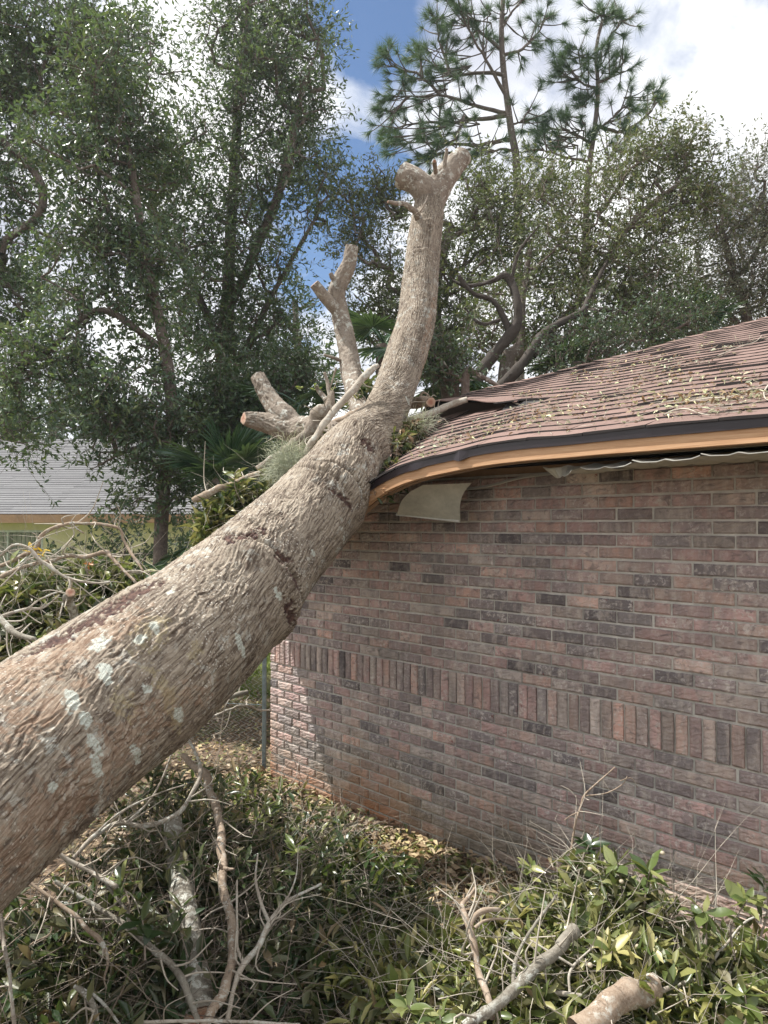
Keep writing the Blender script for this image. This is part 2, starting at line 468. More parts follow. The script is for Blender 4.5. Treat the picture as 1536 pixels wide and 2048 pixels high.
def brick_mat():
    m, nt, b, out = NT('brick_clay'); g = NG(nt)
    r = g.math('FRACT', g.math('ADD', g.island(), g.orand()))
    r2 = g.math('FRACT', g.math('MULTIPLY', r, 13.7)); r3 = g.math('FRACT', g.math('MULTIPLY', r, 37.1))
    P = g.pos()
    cb = g.n('ShaderNodeCombineXYZ'); g.l(g.math('MULTIPLY', r, 40), cb.inputs[0]); g.l(g.math('MULTIPLY', r2, 40), cb.inputs[1])
    va = g.n('ShaderNodeVectorMath', operation='ADD'); g.l(P, va.inputs[0]); g.l(cb.outputs[0], va.inputs[1]); v = va.outputs[0]
    c = g.ramp(r2, [(0, (.12, .105, .11)), (.12, (.22, .19, .19)), (.26, (.34, .265, .255)), (.42, (.44, .30, .28)), (.56, (.52, .34, .31)), (.68, (.36, .31, .28)), (.80, (.56, .35, .29)), (.90, (.55, .46, .41)), (1, (.21, .19, .20))])
    vv = g.math('ADD', .80, g.math('MULTIPLY', r3, .42)); cbv = g.n('ShaderNodeCombineXYZ')
    for q in range(3): g.l(vv, cbv.inputs[q])
    mx_ = g.n('ShaderNodeMix', data_type='RGBA', blend_type='MULTIPLY'); mx_.inputs[0].default_value = 1; g.l(c, mx_.inputs[6]); g.l(cbv.outputs[0], mx_.inputs[7]); c = mx_.outputs[2]
    # smoky vertical banding across a brick
    bn = g.noise(g.map(v, (1, 1, .25)), 16, 3, .5)
    c = g.mix(g.ramp(bn, [(.42, 0), (.60, .45)]), c, (.24, .215, .21))
    bn2 = g.noise(g.map(v, (1, 1, .3), (5, 3, 1)), 22, 4, .6)
    c = g.mix(g.ramp(bn2, [(.50, 0), (.68, .6)]), c, (.52, .45, .40))
    # whitewash / flaking
    wn = g.noise(v, 38, 6, .72, .5)
    c = g.mix(g.math('MULTIPLY', g.ramp(wn, [(.52, 0), (.60, .8)]), g.ramp(r3, [(.3, .25), (.9, 1)])), c, (.62, .56, .52))
    c = g.mix(g.ramp(g.noise(g.map(v, (1, 1, 1.5), (8, 2, 6)), 17, 5, .65, .8), [(.34, .65), (.46, 0)]), c, (.17, .14, .14))
    c = g.mix(g.math('MULTIPLY', g.ramp(g.noise(g.map(v, (1, 1, 1), (3, 9, 2)), 24, 5, .7), [(.62, 0), (.68, .9)]), g.ramp(r3, [(.7, 0), (.95, 1)])), c, (.20, .045, .035))
    # dirt, algae and red soil splash on the low courses
    sz = g.n('ShaderNodeSeparateXYZ'); g.l(P, sz.inputs[0]); z = sz.outputs[2]; X = sz.outputs[0]
    bigN = g.noise(P, 1.7, 4, .6)
    low = g.math('ADD', z, g.math('MULTIPLY', g.math('SUBTRACT', bigN, .5), 1.1))
    c = g.mix(g.ramp(low, [(.12, .75), (.62, 0)]), c, g.mix(.5, c, (.19, .15, .055)))
    c = g.mix(g.math('MULTIPLY', g.ramp(low, [(.0, .8), (.30, 0)]), g.ramp(X, [(.0, 1), (.45, 0)])), c, (.36, .15, .06))
    st = g.noise(g.map(P, (1, 1, .45), (2, 2, 2)), 1.9, 3, .55)
    c = g.mix(g.ramp(st, [(.48, 0), (.66, .28)]), c, (.17, .155, .14))
    g.l(c, b.inputs['Base Color']); b.inputs['Roughness'].default_value = .88; b.inputs['Specular IOR Level'].default_value = .2
    # dragged clay wrinkles
    w1 = g.wave(g.map(v, (1, 1, 1.4), (0, 0, 0), (.3, .5, .2)), 13, 7, 3, 1.6, 'DIAGONAL'); n4 = g.noise(v, 130, 4, .65)
    h = g.math('ADD', g.math('MULTIPLY', w1, .55), g.math('MULTIPLY', n4, .6))
    h = g.math('ADD', h, g.math('MULTIPLY', g.noise(v, 28, 3, .6), .6))
    g.l(g.bump(h, .75, .006), b.inputs['Normal'])
    return m


M['brick'] = brick_mat()
M['mortar'] = plain('mortar', (.47, .45, .41), .95, var=.22, scale=3, bump=.7, bdist=.003, spec=.1)


def shingle_mat(name, cols, edge):
    m, nt, b, out = NT(name); g = NG(nt)
    P = g.pos(); r = g.math('FRACT', g.math('ADD', g.island(), g.orand()))
    gr = g.noise(P, 420, 2, .6); n = g.noise(P, 5, 5, .6)
    c = g.ramp(g.math('ADD', g.math('MULTIPLY', r, .5), g.math('MULTIPLY', n, .5)), [(.15, cols[0]), (.5, cols[1]), (.85, cols[2])])
    c = g.mix(g.ramp(gr, [(.42, 0), (.62, .6)]), c, cols[3])
    g.l(c, b.inputs['Base Color']); b.inputs['Roughness'].default_value = .9; b.inputs['Specular IOR Level'].default_value = .2
    g.l(g.bump(gr, .5, .002), b.inputs['Normal'])
    return m


M['shingle'] = shingle_mat('shingle_brown', ((.12, .078, .066), (.165, .108, .092), (.21, .138, .118), (.28, .20, .175)), 0)
M['shingle_grey'] = shingle_mat('shingle_grey', ((.10, .10, .105), (.14, .14, .145), (.18, .18, .185), (.23, .23, .235)), 0)
M['asphalt_edge'] = plain('asphalt_edge', (.02, .016, .015), .95)
M['underlay'] = plain('roof_underlay', (.02, .019, .019), .9)
M['drip'] = plain('drip_edge_metal', (.018, .012, .015), .32, .0, .1, 4, .1)


def wood_mat():
    m, nt, b, out = NT('fascia_wood'); g = NG(nt); P = g.pos()
    rr = g.map(P, (1, 1, 1), (0, 0, 0), (0, 0, math.atan2(.727, .686)))
    n = g.noise(g.map(rr, (1.2, 8, 30)), 3, 6, .65, .8); n2 = g.noise(g.map(rr, (2, 4, 60)), 4, 3)
    c = g.ramp(n, [(.3, (.40, .21, .10)), (.55, (.55, .33, .18)), (.75, (.64, .43, .26))])
    c = g.mix(g.ramp(n2, [(.5, 0), (.7, .4)]), c, (.36, .18, .08))
    k = g.ramp(g.vor(g.map(rr, (1, 1, 2.5)), 2.6), [(.06, 1), (.10, 0)])
    c = g.mix(k, c, (.06, .025, .02))
    g.l(c, b.inputs['Base Color']); b.inputs['Roughness'].default_value = .6
    g.l(g.bump(n, .3, .002), b.inputs['Normal'])
    return m


M['wood'] = wood_mat()
M['rafter'] = plain('rafter_wood', (.30, .19, .11), .8, scale=6)
M['plywood'] = plain('plywood', (.22, .15, .09), .85, scale=4)
M['soffit'] = plain('soffit_metal', (.42, .41, .35), .5, .0, .14, 5, .12, .002)
M['soffit_back'] = plain('soffit_metal_edge', (.46, .455, .41), .4)
M['wire'] = plain('wire', (.42, .44, .42), .6, .0, .1, 20, .1)
M['galv'] = plain('galvanised', (.20, .25, .27), .45, .6, .15, 20, .1)
M['yellow_wall'] = plain('painted_wall', (.62, .58, .36), .8, var=.06, scale=2, bump=.3)
M['fascia_far'] = plain('far_fascia', (.42, .26, .16), .7, scale=3)
M['frame_green'] = plain('window_frame', (.22, .27, .24), .5)
M['glass'] = plain('window_glass', (.02, .03, .03), .05, 0, .1, 3, 0)
M['blind'] = plain('blind', (.30, .32, .25), .7, var=.1)
M['pale_frame'] = plain('pale_frame', (.5, .55, .5), .5)


def ground_mat():
    m, nt, b, out = NT('forest_soil'); g = NG(nt); P = g.pos()
    n = g.noise(P, 2.3, 5, .6); n2 = g.noise(P, 34, 6, .7)
    c = g.ramp(n2, [(.3, (.06, .042, .03)), (.5, (.14, .10, .07)), (.7, (.26, .19, .13))])
    c = g.mix(g.ramp(n, [(.45, 0), (.62, .5)]), c, (.085, .10, .04))
    sx = g.n('ShaderNodeSeparateXYZ'); g.l(P, sx.inputs[0])
    far = g.ramp(g.math('MULTIPLY', g.math('ADD', sx.outputs[1], g.math('MULTIPLY', n, 3)), .03), [(.29, 0), (.40, .8)])
    c = g.mix(far, c, g.ramp(n2, [(.3, (.10, .14, .035)), (.7, (.20, .24, .07))]))
    g.l(c, b.inputs['Base Color']); b.inputs['Roughness'].default_value = .95; b.inputs['Specular IOR Level'].default_value = .1
    g.l(g.bump(n2, .8, .02), b.inputs['Normal'])
    return m


M['ground'] = ground_mat()

# ------------------------------------------------------------------ ground
def ground_z(x, y):
    x = np.asarray(x, float); y = np.asarray(y, float)
    near = np.exp(-((x / 30) ** 2 + (y / 40) ** 2))
    return -.02 + .05 * pn(x * .5, y * .5, 3.3) * near - .12 * sstep(9, 16, y) - .10 * sstep(2.5, 0, (x + .727 * 0) * 0 + 9)


def build_ground():
    xs = np.concatenate([-np.geomspace(900, 8, 18), np.linspace(-7.5, 7.5, 90), np.geomspace(8, 900, 18)])
    ys = np.concatenate([-np.geomspace(900, 4, 16), np.linspace(-3.8, 14, 110), np.geomspace(14.5, 1500, 22)])
    X, Y = np.meshgrid(xs, ys)
    Z = ground_z(X, Y)
    V = np.stack([X, Y, Z], -1).reshape(-1, 3)
    nx, ny = len(xs), len(ys)
    i = np.arange(ny - 1)[:, None] * nx; j = np.arange(nx - 1)[None]
    F = np.stack([i + j, i + j + 1, i + nx + j + 1, i + nx + j], -1).reshape(-1, 4)
    o = link('ground', mesh_np('ground', V, F, True), M['ground']); o['kind'] = 'structure'


build_ground()

# ------------------------------------------------------------------ house frame
CO = np.array([-.948, 6.24]); RD = np.array([.6863, -.7273]); ND = np.array([-.7273, -.6863])
RD3 = np.array([*RD, 0]); ND3 = np.array([*ND, 0])


def HW(u, o, z):
    p = CO + RD * u + ND * o
    return np.array([p[0], p[1], z])


def at_o(px, py, o):
    d = at(px, py, 1.0) - np.array([0, 0, CAMZ]); o0 = (-CO) @ ND
    return d * ((o - o0) / (d[:2] @ ND)) + np.array([0, 0, CAMZ])


def house_uo(P):
    q = P[..., :2] - CO
    return q @ RD, q @ ND


CH = .0677; BL = .2032; OV = .61; EZ = 2.486; RP = .367
house = thing('brick_house', 'pinkish grey brick house with brown shingle roof dented under the fallen trunk', 'house', HW(0, 0, 0))
H0 = HW(0, 0, 0)


def hl(V): return np.asarray(V, float) - H0


def brick_mesh(L, Hh, seed, proud=.0, D=.055):
    """front faces +Y local here = outward; x along wall, z up; rounded uneven face"""
    r = np.random.default_rng(seed)
    nx = max(2, int(round(L / .05))); nz = 1 if Hh < .1 else 3
    xs = np.linspace(-L / 2, L / 2, nx + 1); zs = np.linspace(-Hh / 2, Hh / 2, nz + 1)
    e = .008
    xi = np.linspace(-L / 2 + e, L / 2 - e, nx + 1); zi = np.linspace(-Hh / 2 + e, Hh / 2 - e, nz + 1)
    V = []; F = []
    fr = {}; ring = []
    for i, x in enumerate(xi):
        for k, z in enumerate(zi):
            edge = i in (0, nx) or k in (0, nz)
            fr[i, k] = len(V)
            V.append((x + r.normal(0, .0012), proud + r.normal(0, .0009) - (.0006 if edge else 0), z + r.normal(0, .0008)))
    for i in range(nx):
        for k in range(nz):
            F.append((fr[i, k], fr[i, k + 1], fr[i + 1, k + 1], fr[i + 1, k]))
    border = [(i, 0) for i in range(nx)] + [(nx, k) for k in range(nz)] + [(i, nz) for i in range(nx, 0, -1)] + [(0, k) for k in range(nz, 0, -1)]
    mid = []; back = []
    for (i, k) in border:
        x = xs[i]; z = zs[k]
        jx, jz = r.normal(0, .0011), r.normal(0, .0011)
        mid.append(len(V)); V.append((x + jx, proud - .0075, z + jz))
    for (i, k) in border:
        back.append(len(V)); V.append((xs[i], proud - .024, zs[k]))
    n = len(border)
    for a in range(n):
        b2 = (a + 1) % n
        F.append((fr[border[a]], fr[border[b2]], mid[b2], mid[a]))
        F.append((mid[a], mid[b2], back[b2], back[a]))
    me = mesh_np('brick', np.array(V), F, False)
    return me, np.array(V), F


WROT = math.atan2(RD[1], RD[0])   # local x -> RD ; local y -> must be outward
# rotating x->RD about z sends y -> (-RD.y, RD.x) = (.727,.686) = -ND, so the local frame uses -y outward


def build_wall():
    CT = 35
    # mortar backing
    mb = MB()
    mb.box((-0.004 + .0, -.10, -.3), (7.5, -.0105, CT * CH + .01), lambda u, o, z: hl(HW(u + .012, o, z)))
    mb.box((-0.0, -5.0, -.3), (.1, -.10, CT * CH + .01), lambda u, o, z: hl(HW(u + .012, o, z)))
    wall = mb.build('wall', M['mortar'], house)
    vars_, raw = {}, {}
    for kind, (L, Hh) in {'s': (BL - .0105, CH - .0105), 'h': (.097, CH - .0105), 'v': (CH - .0105, 3 * CH - .0105), 't': (.150, CH - .0105)}.items():
        for q in range(7):
            me, V, F = brick_mesh(L, Hh, hash((kind, q)) % 9999 if False else (ord(kind) * 31 + q))
            V2 = V * np.array([1, -1, 1]); F2 = [f[::-1] for f in F]
            me2 = mesh_np('brick', V2, F2, False); me2.materials.append(M['brick'])
            bpy.data.meshes.remove(me)
            vars_[kind, q] = me2; raw[kind, q] = (V2, F2)
    lst = []
    for k in range(-2, CT):
        if 14 <= k < 17: continue
        z = (k + .5) * CH
        off = k % 2
        jz = .0015 * math.sin(k * 2.3)
        if off == 0:
            u = 0.0; first = 's'
        else:
            lst.append(('h', .0535, z, 0, 0)); u = .1016 + .004
            first = 's'
        uu = u + .002
        while uu < 7.2:
            lst.append(('s', uu + BL / 2, z + jz, random.gauss(0, .0011), random.gauss(0, .0013))); uu += BL
    # three headers in the corner beside the soldier course
    for k in range(14, 17): lst.append(('h2', .038, (k + .5) * CH, 0, 0))
    uu = .083
    while uu < 7.0:
        lst.append(('v', uu + CH / 2, 15.5 * CH, random.gauss(0, .0012), random.gauss(.006, .0022))); uu += CH
    cand = []
    for it in lst:
        kd, u, z, dx, dy = it
        P = HW(u, .0, z); px, py, f = project(P)
        vis = (px < 1580) and (f > 0) and z > -.03
        cand.append((-(1 / f) if vis else 0, it, vis))
    sold = [c for c in cand if c[1][0] == 'v']; rest = sorted([c for c in cand if c[1][0] != 'v'], key=lambda c: c[0])
    mb = MB(); nobj = 0; ns = 0

    def place(it, asobj, nm):
        kd, u, z, dx, dy = it
        kk = 's' if kd == 's' else ('v' if kd == 'v' else 'h')
        q = random.randrange(7)
        o_ = dy + .001
        flip = random.random() < .5
        scx = .72 if kd == 'h2' else 1.0
        tilt = random.gauss(0, .006)
        if asobj:
            ob = link(nm, vars_[kk, q], None, wall)
            ob.location = tuple(hl(HW(u, o_, z) + RD3 * dx)); ob.rotation_euler = (tilt, tilt * .6, WROT); ob.scale = (scx, 1, 1)
        else:
            V, F = raw[kk, q]
            c, s = HW(u, o_, z), None
            VV = c + V[:, :1] * scx * RD3 + V[:, 1:2] * (-ND3) + V[:, 2:] * np.array([0, 0, 1.])
            mb.add(hl(VV), F)
    for i, (w, it, vis) in enumerate(rest):
        place(it, i < 296 and vis, 'brick')
    for i, (w, it, vis) in enumerate(sold):
        place(it, vis, 'soldier_brick')
    # end wall courses (seen only from further left)
    for k in range(-1, CT):
        z = (k + .5) * CH; v = .1 if k % 2 else .2
        while v < 4.8:
            V, F = raw['s', random.randrange(7)]
            c = HW(-.001, -v - .1, z)
            VV = c + V[:, :1] * ND3 + V[:, 1:2] * RD3 + V[:, 2:] * np.array([0, 0, 1.])
            mb.add(hl(VV), F); v += BL
    o = mb.build('brick_field', M['brick'], wall); o['kind'] = 'stuff'
    return wall


build_wall()

# ------------------------------------------------------------------ trunk key points (px, py, width px, depth)
TK = [(-1500, 2720, 1250, .85), (-800, 2180, 760, 1.4), (-330, 1800, 520, 1.95), (-150, 1662, 436, 2.2), (0, 1549, 388, 2.48), (150, 1442, 346, 2.8), (300, 1332, 318, 3.12), (420, 1238, 268, 3.48),
      (535, 1115, 214, 3.95), (610, 1040, 184, 4.25), (668, 968, 158, 4.5), (703, 910, 134, 4.72), (742, 866, 103, 4.95), (768, 830, 88, 5.12), (795, 762, 81, 5.4),
      (815, 700, 80, 5.62), (833, 640, 76, 5.8), (841, 562, 71, 6.0), (848, 484, 67, 6.15), (856, 426, 60, 6.25), (859, 396, 54, 6.3)]
TP = np.array([[*at(a, b, d), w * d / 1500 / 2] for a, b, w, d in TK])


def trunk_line(Y):
    return np.interp(Y, TP[:, 1], TP[:, 0])


# ------------------------------------------------------------------ roof
def solve_roof(px, py):
    """(u,s) of the undented roof plane under a pixel"""
    d = at(px, py, 1.0) - np.array([0, 0, CAMZ])
    # z = EZ + RP*(OV - o);   o = (P-CO).ND
    o0 = (-CO) @ ND; od = d[:2] @ ND
    t = (EZ + RP * (OV - o0) - CAMZ) / (d[2] + RP * od)
    P = d * t + np.array([0, 0, CAMZ])
    u, o = house_uo(P); return float(u), float(OV - o)


TEARA = solve_roof(872, 824); TEARB = solve_roof(1105, 803)


def roof_dz(u, s):
    u = np.asarray(u, float); s = np.asarray(s, float)
    P = CO[None] + np.multiply.outer(u, RD).reshape(-1, 2) + np.multiply.outer(OV - s, ND).reshape(-1, 2)
    X = P[:, 0].reshape(u.shape); Y = P[:, 1].reshape(u.shape)
    t = X - trunk_line(Y)
    fac = np.clip(1 - s / 1.75, .04, 1) ** 1.1
    right = .315 * np.exp(-(np.clip(t, 0, 9) / .40)) * fac * (1 - sstep(.9, 1.5, t))
    left = .45 + .05 * np.sin(u * 5) + .04 * np.sin(s * 9)
    w = sstep(.05, -.35, t)
    return -(right * (1 - w) + left * w)


def tear_side(u, s):
    (ua, sa), (ub, sb) = TEARA, TEARB
    du, ds = ub - ua, sb - sa; L = math.hypot(du, ds)
    al = ((u - ua) * du + (s - sa) * ds) / L / L
    di = ((u - ua) * ds - (s - sa) * du) / L      # signed distance
    return al, di


_side = 1 if tear_side(np.array(TEARA[0]), np.array(TEARA[1] + .5))[1] > 0 else -1


def roof_pt(u, s, lift=0.0, upper=None):
    u, s, lift = np.broadcast_arrays(np.asarray(u, float), np.asarray(s, float), np.asarray(lift, float))
    z = EZ + RP * s + roof_dz(u, s) + lift
    al, di = tear_side(u, s); di = di * _side
    up = (di > 0) if upper is None else upper
    h = .125 * np.clip(1 - np.clip(al, 0, 1) ** 1.1, 0, 1) * sstep(-.35, -.02, al)
    z = z + np.where(up, h * np.exp(-np.abs(di) / .35), -.35 * h * np.exp(-np.abs(di) / .2)) * sstep(1.02, .95, al)
    z = z + .004 * np.sin(u * 7.1 + s * 3) * 1
    P = np.stack([CO[0] + RD[0] * u + ND[0] * (OV - s), CO[1] + RD[1] * u + ND[1] * (OV - s), z], -1)
    return P


SMAX = 4.6; UMAX = 8.2


def build_roof():
    # deck: sheet with thickness
    roof = None
    us = np.linspace(0, 1, 160); ss = np.linspace(0, 1, 110)
    U, S = np.meshgrid(us, ss)
    Sv = S * SMAX; Ul = np.maximum(-OV + Sv, -.22); Uv = Ul + U * (UMAX - Ul)
    top = roof_pt(Uv, Sv, -.004); bot = roof_pt(Uv, Sv, -.022)
    nx = 160; ny = 110
    i = np.arange(ny - 1)[:, None] * nx; j = np.arange(nx - 1)[None]
    F = np.stack([i + j, i + j + 1, i + nx + j + 1, i + nx + j], -1).reshape(-1, 4)
    fc = F.mean(1).astype(int); Um = Uv.ravel()[F].mean(1); Sm = Sv.ravel()[F].mean(1)
    al_, di_ = tear_side(Um, Sm); di_ = di_ * _side
    F = F[~((al_ > -.12) & (al_ < .62) & (di_ > -.16) & (di_ < .05))]
    V = np.vstack([top.reshape(-1, 3), bot.reshape(-1, 3)])
    F2 = F[:, ::-1] + nx * ny
    # back slope on the end side (hip end) and far side: simple mirrored sheets
    me = mesh_np('roof_deck', hl(V), np.vstack([F, F2]), False)
    roof = link('roof', me, M['underlay'], house)
    # hip end slope: from hip line down to the end eave
    A, Bq = [], []
    n = 24
    for a in range(n):
        s = .40 + (SMAX - .40) * a / (n - 1)
        row = []
        for b_ in range(n):
            t = b_ / (n - 1)
            # point on hip: u=-OV+s, o=OV-s ; end eave is u=-OV; go back along -ND
            vv = s + t * (9 - s)
            # run measured along +RD: s_end in [0..s]; position u=-OV+s, o=OV-vv
            p = HW(-OV + s, OV - vv, EZ + RP * s + float(roof_dz(np.array([-OV + s]), np.array([min(s + (vv - s) * 1, s)]))[0]) * math.exp(-(vv - s) / 1.2))
            row.append(p)
        A.append(row)
    A = np.array(A); V = A.reshape(-1, 3); i = np.arange(n - 1)[:, None] * n; j = np.arange(n - 1)[None]
    F = np.stack([i + j, i + j + 1, i + n + j + 1, i + n + j], -1).reshape(-1, 4)
    link('end_slope', mesh_np('end_slope', hl(V - np.array([0, 0, .006])), F), M['shingle'], roof)
    # shingles
    EXP = .119; TW = .305
    cnt = 0; extra = MB(); ncourse = int(SMAX / EXP)
    items = []
    for k in range(ncourse):
        s0 = k * EXP - .012; s1 = s0 + EXP * 1.45
        off = (k % 2) * TW / 2 + random.uniform(-.02, .02)
        ustart = -OV + max(s0, 0) - .02
        j0 = math.floor((ustart - off) / TW)
        jj = j0
        while True:
            ua = off + jj * TW; ub = ua + TW - .004; jj += 1
            if ua > UMAX - .1: break
            ua = max(ua, ustart, -.24 + .04 * math.sin(k * 2.1))
            if ub - ua < .03: continue
            items.append((k, s0, s1, ua, ub))
    vis = []
    for it in items:
        P = roof_pt(np.array([(it[3] + it[4]) / 2]), np.array([it[1] + .06]))[0]
        px, py, f = project(P)
        vis.append((-(1 / f) if (px < 1570 and px > 380 and f > 0) else 0, it))
    vis.sort(key=lambda a: a[0])
    for r, (w, (k, s0, s1, ua, ub)) in enumerate(vis):
        n = 4
        uu = np.linspace(ua, ub, n + 1)
        ju = random.uniform(-.003, .003); curl = random.uniform(.0, .004) + (.006 if random.random() < .15 else 0)
        cu, cs_ = (ua + ub) / 2, s0 + .05
        al, di = tear_side(np.array(cu), np.array(cs_)); up = bool(di * _side > 0)
        up_ = np.full(n + 1, up)
        # butt thickness .009 at lower edge, tapering under the course above
        hipu = lambda s: -OV + s
        def row(s, lift):
            u2 = np.maximum(uu, hipu(s) - .01)
            return roof_pt(u2, np.full(n + 1, s), lift, up_)
        wv = .0015 * np.sin(uu * 19 + k)
        T0 = row(s0 + ju, .0125 + curl + wv); T1 = row((s0 + s1) / 2, .0085 + wv); T2 = row(s1, .004)
        B0 = row(s0 + ju, .0015 + curl * .6)
        B2 = row(s1, -.002)
        V = np.vstack([T0, T1, T2, B0, B2]); m = n + 1
        F = []; MI = []
        for a in range(n):
            F += [(a, a + 1, m + a + 1, m + a), (m + a, m + a + 1, 2 * m + a + 1, 2 * m + a)]; MI += [0, 0]
            F += [(3 * m + a, 3 * m + a + 1, a + 1, a)]; MI += [1]
            F += [(4 * m + a, 4 * m + a + 1, 3 * m + a + 1, 3 * m + a)]; MI += [1]
        F += [(0, m, 3 * m), (m, 2 * m, 4 * m, 3 * m), (n, 3 * m + n, m + n), (m + n, 3 * m + n, 4 * m + n, 2 * m + n)]; MI += [1] * 4
        if r < 298 and w < 0:
            mb = MB(); mb.v = [tuple(p) for p in hl(V)]; mb.f = F; mb.m = MI
            mb.build('shingle', [M['shingle'], M['asphalt_edge']], roof)
        else:
            b0 = len(extra.v); extra.v += [tuple(p) for p in hl(V)]; extra.f += [tuple(i + b0 for i in f) for f in F]; extra.m += MI
    o = extra.build('shingle_field', [M['shingle'], M['asphalt_edge']], roof); o['kind'] = 'stuff'
    # hip caps, each its own piece
    for q in range(31):
        s = .40 + q * .105
        ss = np.array([s, s + .15]); uc = -OV + ss
        w = .075
        P = []
        al, di = tear_side(np.array(-OV + s), np.array(s)); up = bool(di * _side > 0)
        for a, lift in ((0, .026), (1, .014)):
            c = roof_pt(np.array([uc[a]]), np.array([ss[a]]), lift, np.array([up]))[0]
            r1 = roof_pt(np.array([uc[a] + w]), np.array([ss[a] - w * .2]), lift - .008, np.array([up]))[0]
            l1 = c + (RD3 * -w * .4) + (-ND3) * w * .6 - np.array([0, 0, .03])
            P += [l1, c, r1]
        P = np.array(P); Q = P - np.array([0, 0, .007])
        V = np.vstack([P, Q]); mb = MB()
        mb.v = [tuple(p) for p in hl(V)]
        mb.f = [(0, 1, 4, 3), (1, 2, 5, 4), (6, 7, 1, 0), (7, 8, 2, 1), (8, 11, 5, 2), (9, 6, 0, 3)]; mb.m = [0, 0, 1, 1, 1, 1]
        mb.build('hip_cap', [M['shingle'], M['asphalt_edge']], roof)
    # flap of torn underlay curling over the split
    al = np.linspace(-.05, .75, 18); V = []; F = []
    (ua, sa), (ub, sb) = TEARA, TEARB
    for a in al:
        u = ua + (ub - ua) * a; s = sa + (sb - sa) * a
        for kx, (o_, l_) in enumerate(((.05, .018), (-.012 - .02 * math.sin(a * 9) ** 2, .022 * (1 - a)), )):
            V.append(roof_pt(np.array([u]), np.array([s + o_]), l_, np.array([True]))[0])
        V.append(V[-1] - np.array([0, 0, .006]))
    for a in range(len(al) - 1):
        b = a * 3; F += [(b, b + 3, b + 4, b + 1), (b + 1, b + 4, b + 5, b + 2)]
    link('torn_flap', mesh_np('torn_flap', hl(np.array(V)), F), M['shingle'], roof)
    # fascia board, metal drip edge
    uu = np.concatenate([np.linspace(-.2, 3.4, 70), np.linspace(3.5, UMAX, 12)])
    def eave_strip(name, z0, z1, o0, o1, mat, wob=0.0, par=house, ulo=-9, uhi=99):
        V = []; F = []
        u2 = np.clip(uu, ulo, uhi); u2 = u2[np.concatenate([[True], np.diff(u2) > 1e-6])]
        for k, u in enumerate(u2):
            dz = float(roof_dz(np.array([u]), np.array([0.]))[0]) + .003 * float(pn(u * 4.0, .5, .5))
            wv = wob * (math.exp(-((u - 2.28) / .025) ** 2) + math.exp(-((u - 2.62) / .025) ** 2))
            for (o, z) in ((o0, z0 - wv * .6), (o1 + wv, z0 - wv), (o1 + wv * .7, z1), (o0, z1)):
                V.append(HW(u, OV + o, EZ + dz + z))
        for k in range(len(u2) - 1):
            b = k * 4
            for q in range(4): F.append((b + q, b + (q + 1) % 4, b + 4 + (q + 1) % 4, b + 4 + q))
        F += [(3, 2, 1, 0), tuple(len(V) - 4 + q for q in range(4))]
        return link(name, mesh_np(name, hl(np.array(V)), F), mat, par)
    eave_strip('fascia_board', -.096, -.03, -.045, -.007, M['wood'], ulo=2.022)
    eave_strip('fascia_board', -.101, -.034, -.042, -.009, M['wood'], uhi=2.016)
    eave_strip('drip_edge', -.040, .0, -.006, .004, M['drip'], .016)
    eave_strip('sub_fascia', -.098, -.02, -.10, -.06, M['rafter'])
    for q in range(7):
        u = 2.02 + random.gauss(0, .012); sg = random.choice((-1, 1)); dz = float(roof_dz(np.array([u]), np.array([0.]))[0])
        b0 = HW(u - sg * .03, OV - .008, EZ + dz - random.uniform(.045, .09)); t1 = b0 + RD3 * sg * random.uniform(.03, .09) + ND3 * random.uniform(.004, .02) + np.array([0, 0, random.uniform(-.02, .01)])
        V = [b0 + np.array([0, 0, .006]), b0 - np.array([0, 0, .004]), b0 - ND3 * .006, t1]
        link('splinter', mesh_np('splinter', hl(np.array(V)), [(0, 1, 3), (1, 2, 3), (2, 0, 3), (0, 2, 1)]), M['wood'], house)
    # rafter tails and ceiling boards in the open eave
    for q in range(0, 12):
        u = q * .61 + .1
        mb = MB()
        def xf(a, b, c):
            s = b; dz = float(roof_dz(np.array([u + a]), np.array([s]))[0])
            return hl(HW(u + a, OV - s, EZ + RP * s + dz + c))
        for kq in range(4):
            mb.box((-.02, .06 + kq * .3, -.12), (.02, .06 + (kq + 1) * .3 - .001, -.024), xf)
        mb.build('rafter', M['rafter'], roof)
    # wall plate
    mb = MB(); mb.box((0, -.11, 35 * CH + .012), (7.4, -.02, 35 * CH + .05), lambda u, o, z: hl(HW(u, o, z)))
    mb.build('wall_plate', M['rafter'], house)
    # attic floor keeps light out
    mb = MB(); mb.box((.05, -4.5, 35 * CH + .055), (7.4, -.03, 35 * CH + .07), lambda u, o, z: hl(HW(u, o, z)))
    mb.build('attic_floor', M['underlay'], house)
    # soffit panels, ribbed
    us = 2.98
    q = 0
    while us < 7.6:
        W = .295
        drop_o = .004 + .035 * math.exp(-(us - 2.98) / .5) + random.uniform(0, .006)
        drop_w = .05 * math.exp(-(us - 2.98) / .22)
        cutw = 0.0
        mb = MB()
        nn = 8; V = []; F = []
        for a in range(nn + 1):
            x = a / nn; rib = .006 if (a % 4 == 0) else 0
            sag = -(.004 + .008 * math.exp(-(us - 2.98) / .4)) * math.sin(x * math.pi)
            o_out = OV - .012 - (0.0 if us > 3.3 else .30 * (1 - x) * math.exp(-(us - 2.98) / .2))
            for (o, dz) in ((.0, 0 - drop_w * (1 - x) * .3), (.2, -.4 * drop_w), (.4, -.003), (o_out, -drop_o + sag * .9)):
                V.append(HW(us + x * W, o + .004, 2.362 + .004 * (OV - o) / OV + dz + rib * 1.5 + (.0 if o else 0)))
        for a in range(nn):
            for b in range(3): F.append((a * 4 + b, a * 4 + b + 1, a * 4 + b + 5, a * 4 + b + 4))
        k0 = len(V)
